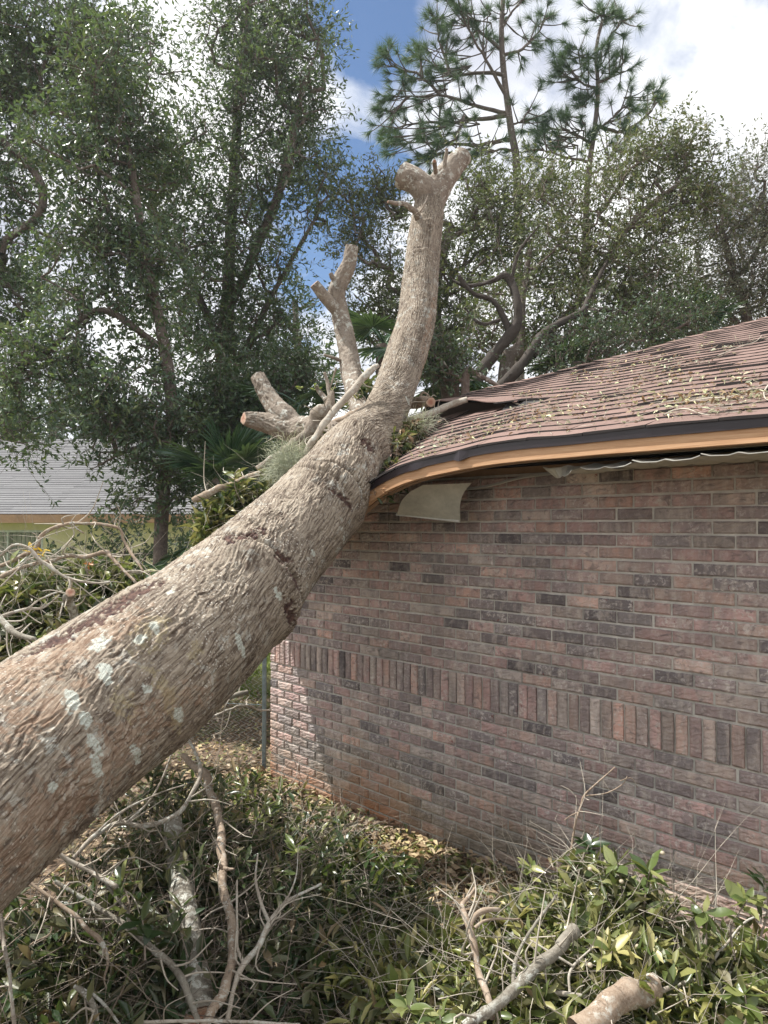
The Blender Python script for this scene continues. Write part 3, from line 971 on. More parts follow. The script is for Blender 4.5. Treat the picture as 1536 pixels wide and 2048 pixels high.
        V2 = [v + np.array([0, 0, .0035]) for v in V]; V += V2
        F += [tuple(i + k0 for i in f[::-1]) for f in F[:nn * 3]]
        MI = [0] * len(F)
        for a in range(nn):
            F.append((a * 4 + 3, k0 + a * 4 + 3, k0 + a * 4 + 7, a * 4 + 7)); MI.append(1)
        for b in range(3): F.append((b, k0 + b, k0 + b + 1, b + 1)); MI.append(1)
        mb.v = [tuple(p) for p in hl(np.array(V))]; mb.f = F; mb.m = MI
        mb.build('soffit_panel', [M['soffit'], M['soffit_back']], house)
        us += W + .003; q += 1
    # channel strip hanging loose by the wall
    C = np.array([HW(2.05, .10, 2.285), HW(2.35, .08, 2.30), HW(2.62, .06, 2.345), HW(2.95, .03, 2.362), HW(3.1, .02, 2.362)])
    mb = MB()
    S = spline(C, 14)
    V = []; F = []
    for p in S:
        for (a, b) in ((0, 0), (.028, 0), (.028, .003), (.003, .003), (.003, .016), (0, .016)): V.append(p + ND3 * a + np.array([0, 0, b]))
    for a in range(13):
        for b in range(6): F.append((a * 6 + b, a * 6 + (b + 1) % 6, a * 6 + 6 + (b + 1) % 6, a * 6 + 6 + b))
    link('soffit_channel', mesh_np('soffit_channel', hl(np.array(V)), F), M['soffit_back'], house)
    # the bent panel hanging from the eave
    tl, tr, bl, br = at_o(846, 970, .50), at_o(942, 966, .26), at_o(794, 1031, .34), at_o(921, 1045, .20)
    V = []; n = 12; mrow = 9
    for a in range(n + 1):
        t = a / n
        # curve: top runs back, then folds down
        for b in range(mrow):
            x = b / (mrow - 1)
            top = tl * (1 - x) + tr * x; bot = bl * (1 - x) + br * x
            p = top * (1 - t) + bot * t
            bulge = math.sin(t * math.pi) * .045
            p = p + ND3 * bulge * .5 + np.array([-.015, 0, .02]) * math.sin(t * math.pi)
            if b in (2, 3): p = p - ND3 * .005
            V.append(p)
    F = [(a * mrow + b, a * mrow + b + 1, (a + 1) * mrow + b + 1, (a + 1) * mrow + b) for a in range(n) for b in range(mrow - 1)]
    k0 = len(V); V = V + [v - ND3 * .004 for v in V]; nF = len(F)
    F += [tuple(i + k0 for i in f[::-1]) for f in F]
    MI = [0] * len(F)
    e = n * mrow
    for b in range(mrow - 1): F.append((e + b, e + b + 1, k0 + e + b + 1, k0 + e + b)); MI.append(1)
    for a in range(n): F.append((a * mrow, (a + 1) * mrow, k0 + (a + 1) * mrow, k0 + a * mrow)); MI.append(1)
    # folded lip along the lower edge
    lip = []
    for b in range(mrow):
        p = V[e + b]; lip += [p + ND3 * .002, p + ND3 * .010 + np.array([0, 0, .001]), p + ND3 * .010 + np.array([0, 0, .014])]
    k1 = len(V); V += lip
    for b in range(mrow - 1):
        for q in range(2): F.append((k1 + b * 3 + q, k1 + b * 3 + 3 + q, k1 + b * 3 + 4 + q, k1 + b * 3 + 1 + q)); MI.append(1)
    mb = MB(); mb.v = [tuple(p) for p in hl(np.array(V))]; mb.f = F; mb.m = MI
    o = mb.build('soffit_panel', [M['soffit'], M['soffit_back']], house, smooth=False)
    o['label'] = 'bent soffit panel hanging down from the broken eave'


build_roof()

# ------------------------------------------------------------------ the fallen tree
fallen = thing('fallen_tree', 'huge fallen tree trunk leaning across the brick house corner, its limbs sawn off', 'tree', tuple(TP[2][:3]))
FO = TP[2][:3]


def build_trunk():
    S = spline(TP, 1250)
    C, rad = S[:, :3], S[:, 3]
    k = 400
    _, N_, B_ = frames(C); i0 = int(np.argmin(np.abs(C[:, 1] - 3.4))); vw = np.array([0, 0, CAMZ]) - C[i0]
    th0 = math.atan2(vw @ B_[i0], vw @ N_[i0])
    tl_ = np.linspace(0, 2 * np.pi, k, endpoint=False); thw = tl_ - .5 * np.sin(tl_ - th0)
    V0, F, T = tube_grid(C, rad, k, None, thw)
    n = len(C); V = V0.reshape(n, k, 3)
    s = np.concatenate([[0], np.cumsum(np.linalg.norm(np.diff(C, axis=0), axis=1))])[:, None]
    th = thw[None]
    # arc length at frame pixels: helper s at key points
    key_s = [s[np.argmin(np.linalg.norm(C - p[:3], axis=1)), 0] for p in TP]
    nrm = norm(V - C[:, None])
    R0 = rad[:, None]
    cxy = (np.cos(th) * .30, np.sin(th) * .30)
    up = sstep(key_s[11], key_s[14], s)     # upper trunk is smoother with long fissures
    wx = .022 * fbm(cxy[0] * 7, cxy[1] * 7, s * 5.0, 3)
    tw = th + .55 * s * (1 - up)           # ridges drift round the trunk
    cx_, cy_ = np.cos(tw) * .30, np.sin(tw) * .30
    f1 = np.clip(1 - np.abs(pn((cx_ + wx) * 52, (cy_ + wx) * 52, s * 7.5)) * 2.6, -.4, 1)
    f2 = np.clip(1 - np.abs(pn((cx_ + wx) * 96 + 9, (cy_ + wx) * 96, s * 15)) * 2.4, -.4, 1)
    f3 = pn(cx_ * 170, cy_ * 170, s * 48)
    g1 = np.clip(1 - np.abs(pn((cx_ + wx * .6) * 64, (cy_ + wx * .6) * 64, s * 5.0)) * 2.6, -.5, 1)
    g2 = np.clip(1 - np.abs(pn((cx_ + wx) * 30, (cy_ + wx) * 30 + 3, s * 16)) * 3, -.3, 1)
    f1 = f1 * (1 - up) + (g1 * .9 + g2 * .35) * up
    amp = .0052 * (1 - .1 * up)
    d = amp * (f1 - .4) + amp * .55 * (f2 - .4) + .0032 * f3
    zone = sstep(-.1, .35, fbm(cxy[0] * 3 + 4, cxy[1] * 3, s * 1.3, 2))
    d = d * np.clip(.75 + 1.1 * fbm(cxy[0] * 9 + 2, cxy[1] * 9, s * 4, 3), .15, 1.9)
    crk = np.clip(1 - np.abs(pn(cx_ * 26 + 5, cy_ * 26, s * 24)) * 9, 0, 1) * sstep(.0, .3, pn(cx_ * 11, cy_ * 11 + 7, s * 6))
    d = d - .006 * crk
    d = d * (1 + .15 * zone) + .0035 * zone * pn(cx_ * 75, cy_ * 75, s * 50)
    d = d + .010 * fbm(cxy[0] * 4, cxy[1] * 4, s * 1.6, 2) * (1 - .4 * up)
    # growth collars / creases across the trunk
    def ring(s0, w, a, dep, ph, span, slant=.0):
        ss = s - s0 - slant * np.cos(th - ph) - .03 * pn(np.cos(th) * 3, np.sin(th) * 3, s0)
        m = sstep(-1, math.cos(span) if span < 3.1 else -1.01, np.cos(th - ph)) if span < 3.1 else 1.0
        ang = np.abs((th - ph + np.pi) % (2 * np.pi) - np.pi)
        m = sstep(span, span * .55, ang)
        return m * (a * np.exp(-(ss / w) ** 2) - dep * np.exp(-((ss - w * .9) / (w * .22)) ** 2))
    # orientation: find theta that faces camera at some indices
    def theta_at(px, py):
        pxs, pys, f = project(V); dd = (pxs - px) ** 2 + (pys - py) ** 2
        vis = ((nrm * (np.array([0, 0, CAMZ]) - V)).sum(-1) > 0)
        dd = np.where(vis, dd, 1e12); i = np.unravel_index(np.argmin(dd), dd.shape)
        return i
    def ring_px(px, py, w, a, dep, span, slant=0):
        i, j = theta_at(px, py)
        return ring(s[i, 0], w, a, dep, th[0, j], span, slant)
    d = d + ring_px(572, 1200, .09, .036, .034, 2.2, .06)
    d = d + ring_px(700, 985, .06, .020, .020, 1.8, .05)
    d = d + ring_px(640, 960, .05, .006, .010, 1.2, .03)
    d = d + ring_px(150, 1450, .08, .006, .006, 1.6, .05)
    d = d + ring_px(755, 880, .06, .022, .022, 1.5, .05)
    d = d + ring_px(850, 500, .02, .006, .006, 1.0, .0)
    d = d + ring_px(840, 590, .015, .004, .004, 1.2, .0)
    d = d + ring_px(855, 440, .02, .008, .004, .8, .0)
    i, j = theta_at(860, 455)                 # knot hole
    ang = np.abs((th - th[0, j] + np.pi) % (2 * np.pi) - np.pi)
    rr = np.sqrt((ang * R0) ** 2 + (s - s[i, 0]) ** 2)
    d = d + .014 * np.exp(-(rr / .045) ** 2) - .035 * np.exp(-(rr / .018) ** 2)
    Vd = V + nrm * d[..., None]
    # marks: pale lichen plates, ochre lichen, peeled dark wounds plus crease shade painted along the collars, orange rub stains
    def marks(lst, fr, thr=0.0):
        mk = np.zeros((n, k))
        for (px, py, a, b, rot) in lst:
            i, j = theta_at(px, py)
            c = V[i, j]; q = V - c
            t = T[i]; side = norm(np.cross(nrm[i, j], t))
            x = q @ t; y = q @ side
            ca, sa = math.cos(rot), math.sin(rot)
            x2 = x * ca + y * sa; y2 = -x * sa + y * ca
            facing = (nrm @ nrm[i, j]) > .2
            e = (x2 / a) ** 2 + (y2 / b) ** 2 + fr * 1.3 * fbm(V[..., 0] * 40, V[..., 1] * 40, V[..., 2] * 40, 3)
            mk = np.maximum(mk, np.where(facing, sstep(1.0, .75, e), 0))
        return mk
    pale = marks([(212, 1345, .045, .028, .9), (170, 1440, .03, .022, .9), (185, 1488, .022, .05, .3), (190, 1530, .02, .05, .2), (275, 1510, .018, .055, .35),
                  (200, 1285, .05, .03, .2), (310, 1255, .03, .018, 1.2), (480, 1290, .02, .06, .2), (360, 1430, .02, .035, .3), (555, 1190, .018, .035, .1), (295, 1380, .018, .025, 0),
                  (280, 1280, .03, .02, 0), (340, 1185, .022, .014, 0), (105, 1573, .016, .02, 0), (628, 1105, .02, .02, 0), (686, 1080, .012, .03, 0), (815, 800, .014, .05, 0), (812, 840, .02, .03, 0), (140, 1400, .05, .03, .7)], .9)
    ochre = marks([(300, 1270, .09, .05, .3), (330, 1370, .03, .10, .3), (250, 1410, .05, .05, .3), (350, 1430, .02, .09, .2), (395, 1300, .05, .03, .2), (600, 1230, .05, .03, .2)], 1.6)
    wound_crease = marks([(495, 1074, .12, .035, -.2), (465, 1082, .07, .03, .4), (255, 1195, .17, .045, .0), (175, 1238, .17, .035, .15), (110, 1275, .14, .05, 0), (205, 1225, .08, .05, 0), (575, 1150, .016, .12, .3), (578, 1245, .04, .08, .1), (575, 1225, .03, .09, .2), (690, 1000, .02, .09, .3), (560, 1110, .02, .08, .5), (735, 890, .05, .05, .3), (580, 1165, .014, .07, .2)], 1.7)
    stain = marks([(60, 1330, .30, .10, 0), (160, 1290, .20, .07, 0), (90, 1420, .2, .05, 0), (230, 1260, .14, .05, 0), (100, 1640, .4, .10, 0), (250, 1480, .35, .08, 0), (864, 740, .25, .04, 0), (860, 640, .3, .03, 0)], 1.8) * .35
    Vd = Vd - nrm * (wound_crease * .008)[..., None] + nrm * (pale * .001)[..., None]
    Fl = F.tolist(); Fl.append(list(range(k))[::-1]); Fl.append(list(range((n - 1) * k, n * k)))
    me = mesh_np('trunk', Vd.reshape(-1, 3) - FO, F, True); me.materials.append(M['bark_main'])
    bu = np.stack([np.broadcast_to(s, (n, k)), np.cos(tw) * .3 + wx * .5, np.sin(tw) * .3 + wx * .5], -1)
    a = me.attributes.new('barkuv', 'FLOAT_VECTOR', 'POINT'); a.data.foreach_set('vector', bu.astype(np.float32).ravel())
    for nm, arr in (('pale', pale), ('ochre', ochre * .7), ('wound_crease', wound_crease), ('stain', stain)):
        a = me.attributes.new(nm, 'FLOAT', 'POINT'); a.data.foreach_set('value', arr.astype(np.float32).ravel())
    link('trunk', me, None, fallen)
    # sawn butt beyond the frame and cap inside the fork
    for e in (0, n - 1):
        ring_ = Vd[e] - FO; c = C[e] - FO
        link('cut_face', mesh_np('cut_face', np.vstack([ring_, [c]]), [(a, (a + 1) % k, k) for a in range(k)]), M['cut'], fallen)


build_trunk()


def cut_obj(VV, FF, ra, par):
    me = mesh_np('cut_face', np.asarray(VV), FF)
    a = me.attributes.new('cr', 'FLOAT', 'POINT'); a.data.foreach_set('value', np.asarray(ra, np.float32))
    link('cut_face', me, M['cut'], par)


def bark_disp(a, fr=1.0, seed=0):
    def f(s, th, R):
        cx, cy = np.cos(th) * R, np.sin(th) * R
        d = a * (1 - 2.2 * np.abs(pn(cx * 60 * fr + seed, cy * 60 * fr, s * 16 * fr)) - .3)
        return d + a * 1.3 * pn(cx * 18 * fr, cy * 18 * fr + seed, s * 7 * fr) + a * .6 * pn(cx * 130 * fr, cy * 130 * fr, s * 70 * fr)
    return f


def limb(pts, parent=fallen, mat='bark_limb', cut1=True, cut0=False, name='limb', a=.004, k=40, org=None):
    """pts rows (px,py,w,Y)"""
    P = np.array([[*at(p[0], p[1], p[3]), p[2] * p[3] / 1500 / 2] for p in pts])
    L = np.sum(np.linalg.norm(np.diff(P[:, :3], axis=0), axis=1))
    S = spline(P, int(max(12, L / (.012 if k < 60 else .008))))
    if k < 30:
        q_ = np.arange(len(S)) * (L / len(S)); o_ = random.uniform(0, 99)
        S[:, :3] += np.stack([pn(q_ * 9, o_, 1.5), pn(q_ * 9, o_, 7.5), pn(q_ * 9, o_, 3.5)], 1) * S[:, 3:4] * .7
        S[:, 3] *= 1 + .16 * np.clip(pn(q_ * 26, o_, 9.5) * 2, 0, 1)
    o0 = FO if org is None else org
    V, F, T = tube_grid(S[:, :3], S[:, 3], k, bark_disp(a, 1.0, random.uniform(0, 50)))
    n = len(S)
    F = F.tolist()
    if not cut1: F.append(list(range((n - 1) * k, n * k)))
    me = mesh_np(name, V - o0, F, True); me.materials.append(M[mat]); ob = link(name, me, None, parent)
    for cut, ring, c, t in ((cut0, V[:k], S[0, :3], -T[0]), (cut1, V[-k:], S[-1, :3], T[-1])):
        if cut:
            c = c + t * .003; inner = c + (ring - c) * .7 + t * .002
            VV = np.vstack([ring, inner, [c]]) - o0
            FF = [(a_, (a_ + 1) % k, k + (a_ + 1) % k, k + a_) for a_ in range(k)] + [(k + a_, k + (a_ + 1) % k, 2 * k) for a_ in range(k)]
            ra = np.concatenate([np.ones(k), np.full(k, .7), [0]])
            cut_obj(VV, FF, ra, ob)
    return ob


# fork at the top
limb([(864, 415, 50, 6.3), (850, 382, 54, 6.27), (829, 362, 50, 6.27), (803, 351, 52, 6.3)], a=.004, k=90)
limb([(858, 415, 54, 6.3), (877, 374, 52, 6.32), (898, 344, 46, 6.35), (927, 311, 38, 6.4)], a=.004, k=90)
limb([(884, 360, 12, 6.3), (888, 335, 9, 6.25), (893, 298, 6, 6.2)], a=.001, k=12)
limb([(872, 345, 9, 6.2), (869, 328, 8, 6.1), (868, 322, 7, 6.0)], a=.001, k=12)
limb([(838, 442, 16, 6.1), (826, 424, 12, 6.05), (806, 409, 9, 6.0), (776, 404, 6, 5.9)], a=.0015, k=14)
limb([(832, 428, 3, 6.0), (843, 420, 2.5, 5.95), (851, 405, 2.5, 5.95), (855, 392, 1.5, 5.98)], a=.0003, k=8, cut1=False)
# second stem behind
limb([(752, 900, 60, 4.95), (728, 840, 48, 5.35), (705, 758, 40, 5.8), (694, 690, 37, 6.0), (681, 630, 34, 6.1), (673, 590, 34, 6.1), (681, 562, 31, 6.1), (697, 530, 30, 6.1), (704, 493, 25, 6.1)], mat='bark_limb', a=.006, k=70)
limb([(680, 625, 30, 6.1), (655, 600, 24, 6.05), (628, 568, 20, 6.0)], a=.003)
limb([(676, 575, 12, 6.08), (664, 556, 10, 6.05), (661, 546, 9, 6.05)], a=.001, k=14)
limb([(690, 725, 8, 5.9), (668, 716, 6, 5.85), (648, 709, 4, 5.8)], a=.001, k=10, cut1=False)
# thick side limb to the left with a sawn stub standing on it
limb([(725, 900, 60, 4.9), (668, 872, 54, 5.15), (626, 858, 50, 5.35), (585, 858, 49, 5.5), (544, 848, 42, 5.55), (510, 841, 32, 5.55), (487, 836, 24, 5.5)], a=.008, k=80)
limb([(600, 862, 40, 5.5), (570, 836, 50, 5.55), (550, 812, 40, 5.6), (532, 785, 32, 5.65), (515, 752, 27, 5.7)], a=.007, k=70)


# ------------------------------------------------------------------ loose branches
def loose(name, label, pts, mat='bark_pale', cut0=False, cut1=False, subs=(), a=.0012, k=12, group=None, cat='branch', knots=True, leaves=()):
    """pts rows (px,py,w,Y); subs: list of point lists. Root Empty at first point."""
    P = np.array([[*at(p[0], p[1], p[3]), p[2] * p[3] / 1500 / 2] for p in pts])
    root = thing(name, label, cat, tuple(P[0, :3]), group)
    org = P[0, :3]
    limb(pts, root, mat, cut1, cut0, 'stem', a, k, org)
    for sb in subs: limb(sb, root, mat, False, False, 'side_branch', a * .6, max(8, k - 4), org)
    r = np.random.default_rng(int(abs(P[0, 0] * 1000)) + len(pts))
    S = spline(P, 60); m = max(3, int(len(pts) * 1.5)); Vs, Fs, b0 = [], [], 0
    T = norm(np.gradient(S[:, :3], axis=0))
    for q in range(m):
        i = int(r.uniform(4, 56)); l = r.uniform(.05, .26); d = norm(T[i] * .7 + r.normal(size=3) * .9)
        C = spline(np.array([S[i, :3], S[i, :3] + d * l * .5 + r.normal(size=3) * l * .12, S[i, :3] + d * l + r.normal(size=3) * l * .2]), 8)
        w = min(S[i, 3] * .5, .0045); V, F, _ = tube_grid(C, np.linspace(w, w * .4, 8), 6); Vs.append(V); Fs.append(F + b0); b0 += len(V)
    link('twiglets', mesh_np('twiglets', np.vstack(Vs) - org, np.vstack(Fs), True), M['twig_pale'], root)['kind'] = 'stuff'
    return root


LEAFMESH = []
for q in range(5):
    rr = np.random.default_rng(q + 50)
    xs = np.linspace(0, 1, 7); prof = np.array([.03, .22, .40, .46, .40, .22, .0]) * rr.uniform(.85, 1.1)
    bend = rr.uniform(.0, .28); fold = rr.uniform(.05, .22)
    V = []; F = []
    for i, (x, w) in enumerate(zip(xs, prof)):
        z = -bend * x * x + .03 * math.sin(x * 6 + q)
        V += [(x, w, z + fold * w + .02 * math.sin(x * 11)), (x, 0, z), (x, -w, z + fold * w + .02 * math.cos(x * 9))]
    for i in range(6):
        b = i * 3; F += [(b, b + 1, b + 4, b + 3), (b + 1, b + 2, b + 5, b + 4)]
    LEAFMESH.append((np.array(V), F))
LEAFDATA = {}


def leaf_data(mat, q):
    if (mat, q) not in LEAFDATA:
        V, F = LEAFMESH[q]
        me = mesh_np('leaf', V, F, True); me.materials.append(M[mat]); LEAFDATA[mat, q] = me
    return LEAFDATA[mat, q]


def add_leaf(parent, org, p, d, L, W, mat='leaf_glossy', nm='leaf', roll=None):
    d = Vector(d).normalized()
    o = link(nm, leaf_data(mat, random.randrange(5)), None, parent)
    o.location = tuple(np.array(p) - org)
    up = Vector((random.gauss(0, .5), random.gauss(0, .5), 1)) if roll is None else Vector(roll)
    y = up.cross(d).normalized(); z = d.cross(y)
    from mathutils import Matrix
    mtx = Matrix((d, y, z)).transposed()
    o.rotation_mode = 'QUATERNION'; o.rotation_quaternion = mtx.to_quaternion(); o.scale = (L, W, L)
    return o


def rosette(parent, org, c, axis, n=7, L=.10, W=.04, mat='leaf_glossy', spread=1.0, nm='leaf'):
    axis = norm(axis)
    a1 = norm(np.cross(axis, [0.3, .5, .8])); a2 = np.cross(axis, a1)
    for i in range(n):
        an = i * 2.4 + random.uniform(-.3, .3); el = random.uniform(.1, .8)
        d = (a1 * math.cos(an) + a2 * math.sin(an)) * spread + axis * el
        l = L * random.uniform(.75, 1.2)
        p = np.array(c) - axis * random.uniform(0, .04)
        add_leaf(parent, org, p, d, l, W * l / L * random.uniform(.85, 1.15) * 1.0, mat, nm)


#  --- branches resting on the trunk and the crushed eave
loose('broken_branch', 'long broken branch with splintered orange end above the shaggy leaves left of the trunk', [(387, 1000, 11, 4.75), (413, 987, 15, 4.75), (448, 973, 14, 4.8), (489, 957, 12, 4.85), (520, 948, 12, 4.9)], 'bark_tan', cut0=True, cut1=True, a=.002)
loose('broken_branch', 'crooked thick branch with reddish cut end lying beside the pale hanging moss', [(521, 938, 18, 4.95), (540, 922, 15, 4.95), (558, 910, 16, 4.95), (593, 884, 20, 5.0), (626, 852, 27, 5.0), (645, 824, 33, 5.0), (658, 812, 20, 5.0), (664, 783, 8, 5.0)], 'bark_limb', cut0=True, a=.003, k=18,
      subs=[[(653, 820, 14, 5.02), (660, 795, 9, 5.02), (655, 770, 7, 5.05), (648, 744, 5, 5.05)], [(656, 783, 6, 5.05), (664, 762, 4, 5.05), (672, 735, 3, 5.05)], [(655, 800, 9, 5.05), (640, 785, 9, 5.1), (632, 772, 7, 5.1)]])
loose('broken_branch', 'slim grey branch leaning up against the trunk bend with a snapped pink tip', [(600, 922, 9, 4.75), (626, 878, 13, 4.8), (653, 845, 14, 4.85), (681, 809, 14, 4.9), (708, 776, 14, 4.95), (741, 745, 13, 4.98), (757, 732, 9, 5.0)], 'bark_pale', cut1=True, a=.0018, k=16)
loose('sawn_log', 'short sawn log showing a round pink end face right of the trunk', [(815, 806, 21, 5.6), (838, 806, 21, 5.5), (857, 807, 20, 5.35)], 'bark_tan', cut0=True, cut1=True, cat='log', a=.002, k=24,
      subs=[[(838, 800, 5, 5.6), (846, 785, 4, 5.6), (858, 792, 3, 5.6), (856, 802, 3, 5.6)]])
loose('sawn_log', 'long pale limb lying along the torn roof hip with a pinkish sawn end', [(800, 850, 14, 5.2), (835, 836, 14, 5.3), (870, 822, 13, 5.4), (905, 808, 13, 5.45), (934, 800, 12, 5.45)], 'bark_pale', cut1=True, cat='log', a=.002, k=18)
loose('sawn_log', 'pale bark slab log wedged between the trunk and the second stem', [(668, 848, 16, 5.2), (700, 838, 20, 5.2), (735, 822, 18, 5.25)], 'bark_tan', cut1=True, cut0=True, cat='log', a=.003, k=18)

# --- pile behind the trunk at the left
loose('arched_branch', 'bare arched branch curving over the pile in front of the yellow house', [(-20, 1140, 8, 3.9), (0, 1131, 8, 3.9), (57, 1106, 8, 3.9), (70, 1098, 9, 3.9), (80, 1074, 8, 3.9), (109, 1055, 7, 3.9), (145, 1047, 6.5, 3.9), (191, 1047, 6, 3.9), (238, 1056, 6, 3.9), (246, 1079, 5, 3.9), (262, 1107, 5, 3.85), (286, 1142, 4.5, 3.8)], 'bark_tan',
      subs=[[(145, 1047, 4, 3.9), (155, 1058, 3.5, 3.9), (168, 1066, 2.5, 3.9)]])
loose('arched_branch', 'lower bare branch with a kink bending down to the trunk at left', [(-20, 1165, 9, 3.8), (0, 1155, 9, 3.8), (41, 1137, 8, 3.8), (82, 1126, 8, 3.85), (137, 1112, 7, 3.9), (170, 1114, 7, 3.9), (208, 1105, 9, 3.9), (224, 1114, 8, 3.85), (246, 1139, 6, 3.8), (270, 1164, 5, 3.75)], 'bark_tan')
loose('arched_branch', 'thin wavy branch crossing below the yellow leaves', [(-20, 1125, 4, 3.7), (0, 1111, 5, 3.7), (27, 1091, 4.5, 3.7), (55, 1095, 5, 3.7), (77, 1114, 6, 3.7), (104, 1137, 6, 3.7), (137, 1156, 6, 3.72), (191, 1166, 4, 3.75), (220, 1165, 3, 3.75)], 'bark_pale',
      subs=[[(66, 1105, 3, 3.7), (40, 1135, 3, 3.68), (0, 1175, 3, 3.65)], [(137, 1156, 4, 3.7), (140, 1170, 4, 3.68), (128, 1200, 3, 3.66), (118, 1240, 3, 3.6)]])
loose('sawn_stub', 'small upright sawn stub poking out of the leaf pile behind the trunk', [(148, 1236, 14, 3.6), (142, 1215, 16, 3.55), (136, 1198, 18, 3.5), (139, 1183, 18, 3.42)], 'bark_log', cut1=True, a=.002, cat='stub', k=18)
loose('dead_branch', 'low branch sweeping from the left edge toward the upright sawn stub', [(-20, 1255, 7, 3.4), (0, 1236, 7, 3.4), (28, 1224, 6, 3.42), (55, 1218, 6, 3.45), (87, 1215, 4, 3.48), (120, 1190, 3, 3.5)], 'bark_pale',
      subs=[[(60, 1218, 4, 3.45), (70, 1205, 3, 3.46), (100, 1190, 3, 3.48), (125, 1182, 2, 3.5)]])
loose('dead_branch', 'thicker grey branch dropping behind the trunk at the left edge', [(-20, 1220, 11, 3.25), (0, 1236, 11, 3.25), (16, 1251, 12, 3.2), (36, 1268, 11, 3.15), (70, 1278, 8, 3.1)], 'bark_log')

# --- foreground tangle, left half
loose('long_branch', 'long pale upright branch with knobbly bark standing in the leaves below the trunk', [(366, 1510, 10, 4.3), (386, 1530, 13, 4.2), (411, 1551, 15, 4.05), (434, 1618, 15, 3.75), (444, 1700, 16, 3.45), (448, 1775, 16, 3.25), (460, 1840, 16, 3.1), (466, 1880, 17, 3.0), (462, 1930, 18, 2.9), (446, 1985, 19, 2.8), (424, 2025, 18, 2.72), (405, 2060, 16, 2.65)], 'bark_tan', a=.0022, k=18,
      subs=[[(446, 1738, 9, 3.34), (440, 1732, 6, 3.33), (438, 1728, 3, 3.32)], [(448, 1736, 8, 3.33), (460, 1738, 6, 3.32), (468, 1738, 3, 3.31)], [(447, 1780, 7, 3.24), (440, 1775, 4, 3.23)]])
loose('curved_branch', 'smooth grey branch looping from the pile up to the underside of the trunk', [(146, 1716, 8, 3.2), (190, 1670, 8, 3.3), (240, 1648, 9, 3.4), (300, 1651, 9, 3.45), (350, 1630, 9, 3.5), (385, 1586, 8, 3.6), (401, 1543, 7, 3.7), (388, 1500, 6, 3.8), (366, 1460, 4, 3.9)], 'bark_pale', k=12,
      subs=[[(250, 1648, 5, 3.4), (300, 1600, 4, 3.45), (330, 1545, 4, 3.5), (345, 1500, 3, 3.55)], [(190, 1670, 5, 3.3), (240, 1625, 4, 3.35), (310, 1590, 3, 3.4), (370, 1570, 3, 3.45)]])
loose('dead_branch', 'straight diagonal branch running down right from under the trunk edge', [(110, 1703, 8, 3.0), (150, 1728, 9, 3.0), (200, 1757, 10, 2.98), (232, 1775, 10, 2.96)], 'bark_pale', cut1=False, k=12)
loose('dead_branch', 'long diagonal branch ending on the lichen covered log', [(112, 1762, 8, 2.95), (190, 1811, 9, 2.92), (260, 1860, 11, 2.88), (320, 1910, 12, 2.82), (358, 1950, 12, 2.78), (376, 1990, 12, 2.74), (396, 2045, 11, 2.68)], 'bark_log', a=.002, k=14,
      subs=[[(262, 1858, 7, 2.88), (250, 1820, 6, 2.92), (225, 1785, 6, 2.96), (208, 1760, 5, 3.0)]])
loose('dead_branch', 'short diagonal branch with pale broken tip at lower left', [(58, 1762, 6, 2.85), (115, 1806, 8, 2.82), (150, 1832, 8, 2.8), (172, 1857, 8, 2.78), (200, 1880, 8, 2.76), (214, 1920, 6, 2.74), (208, 1960, 3, 2.72), (220, 1995, 2, 2.7)], 'bark_tan', k=12,
      subs=[[(103, 1797, 4, 2.82), (104, 1840, 4, 2.8), (100, 1868, 3, 2.78), (60, 1890, 3, 2.76), (20, 1940, 2.5, 2.74)]])
loose('sawn_log', 'thick lichen covered log standing toward the bottom with a reddish split butt', [(345, 1640, 34, 3.7), (356, 1720, 40, 3.5), (368, 1820, 48, 3.2), (380, 1920, 58, 3.0), (392, 2005, 64, 2.85), (396, 2036, 64, 2.8)], 'bark_log', cut1=True, cat='log', a=.005, k=36)
loose('forked_branch', 'forked branch making a tall Y in the middle of the leaf pile', [(455, 2040, 9, 2.75), (468, 1975, 9, 2.82), (487, 1927, 10, 2.9), (518, 1890, 10, 2.98), (541, 1848, 10, 3.05), (575, 1802, 7, 3.15), (642, 1768, 5, 3.25)], 'bark_pale', k=12,
      subs=[[(541, 1848, 7, 3.05), (522, 1806, 6, 3.1), (512, 1760, 5, 3.15), (516, 1708, 3, 3.2)], [(487, 1927, 7, 2.9), (473, 1892, 6, 2.95), (474, 1850, 5, 3.0), (474, 1760, 4, 3.1)], [(560, 1825, 4, 3.1), (590, 1760, 3, 3.15), (596, 1690, 2.5, 3.2)]])
loose('dead_branch', 'pale stem at the left edge slanting down to the bottom corner', [(-4, 1800, 7, 2.6), (6, 1880, 7, 2.55), (16, 1930, 7, 2.5), (30, 2060, 6, 2.45)], 'bark_pale')
loose('dead_branch', 'thin pale stem lying level along the bottom edge of the view', [(285, 2044, 6, 2.62), (400, 2041, 6, 2.6), (500, 2044, 6, 2.58), (600, 2050, 5, 2.55)], 'bark_pale')
loose('dead_branch', 'dark branch curving down at the bottom left corner', [(150, 1970, 8, 2.6), (175, 1990, 12, 2.58), (190, 2020, 12, 2.56), (192, 2060, 11, 2.54)], 'bark_log', subs=[[(160, 1975, 6, 2.6), (200, 2000, 6, 2.58), (240, 2050, 5, 2.55)]])
loose('dead_branch', 'broken branch jutting right with a yellow tip in front of the wire fence', [(352, 1440, 9, 4.9), (400, 1420, 10, 5.0), (430, 1410, 11, 5.1), (465, 1393, 10, 5.15), (497, 1382, 8, 5.2)], 'bark_log', cut1=True,
      subs=[[(440, 1405, 6, 5.1), (405, 1400, 7, 5.1), (370, 1395, 6, 5.1)]])
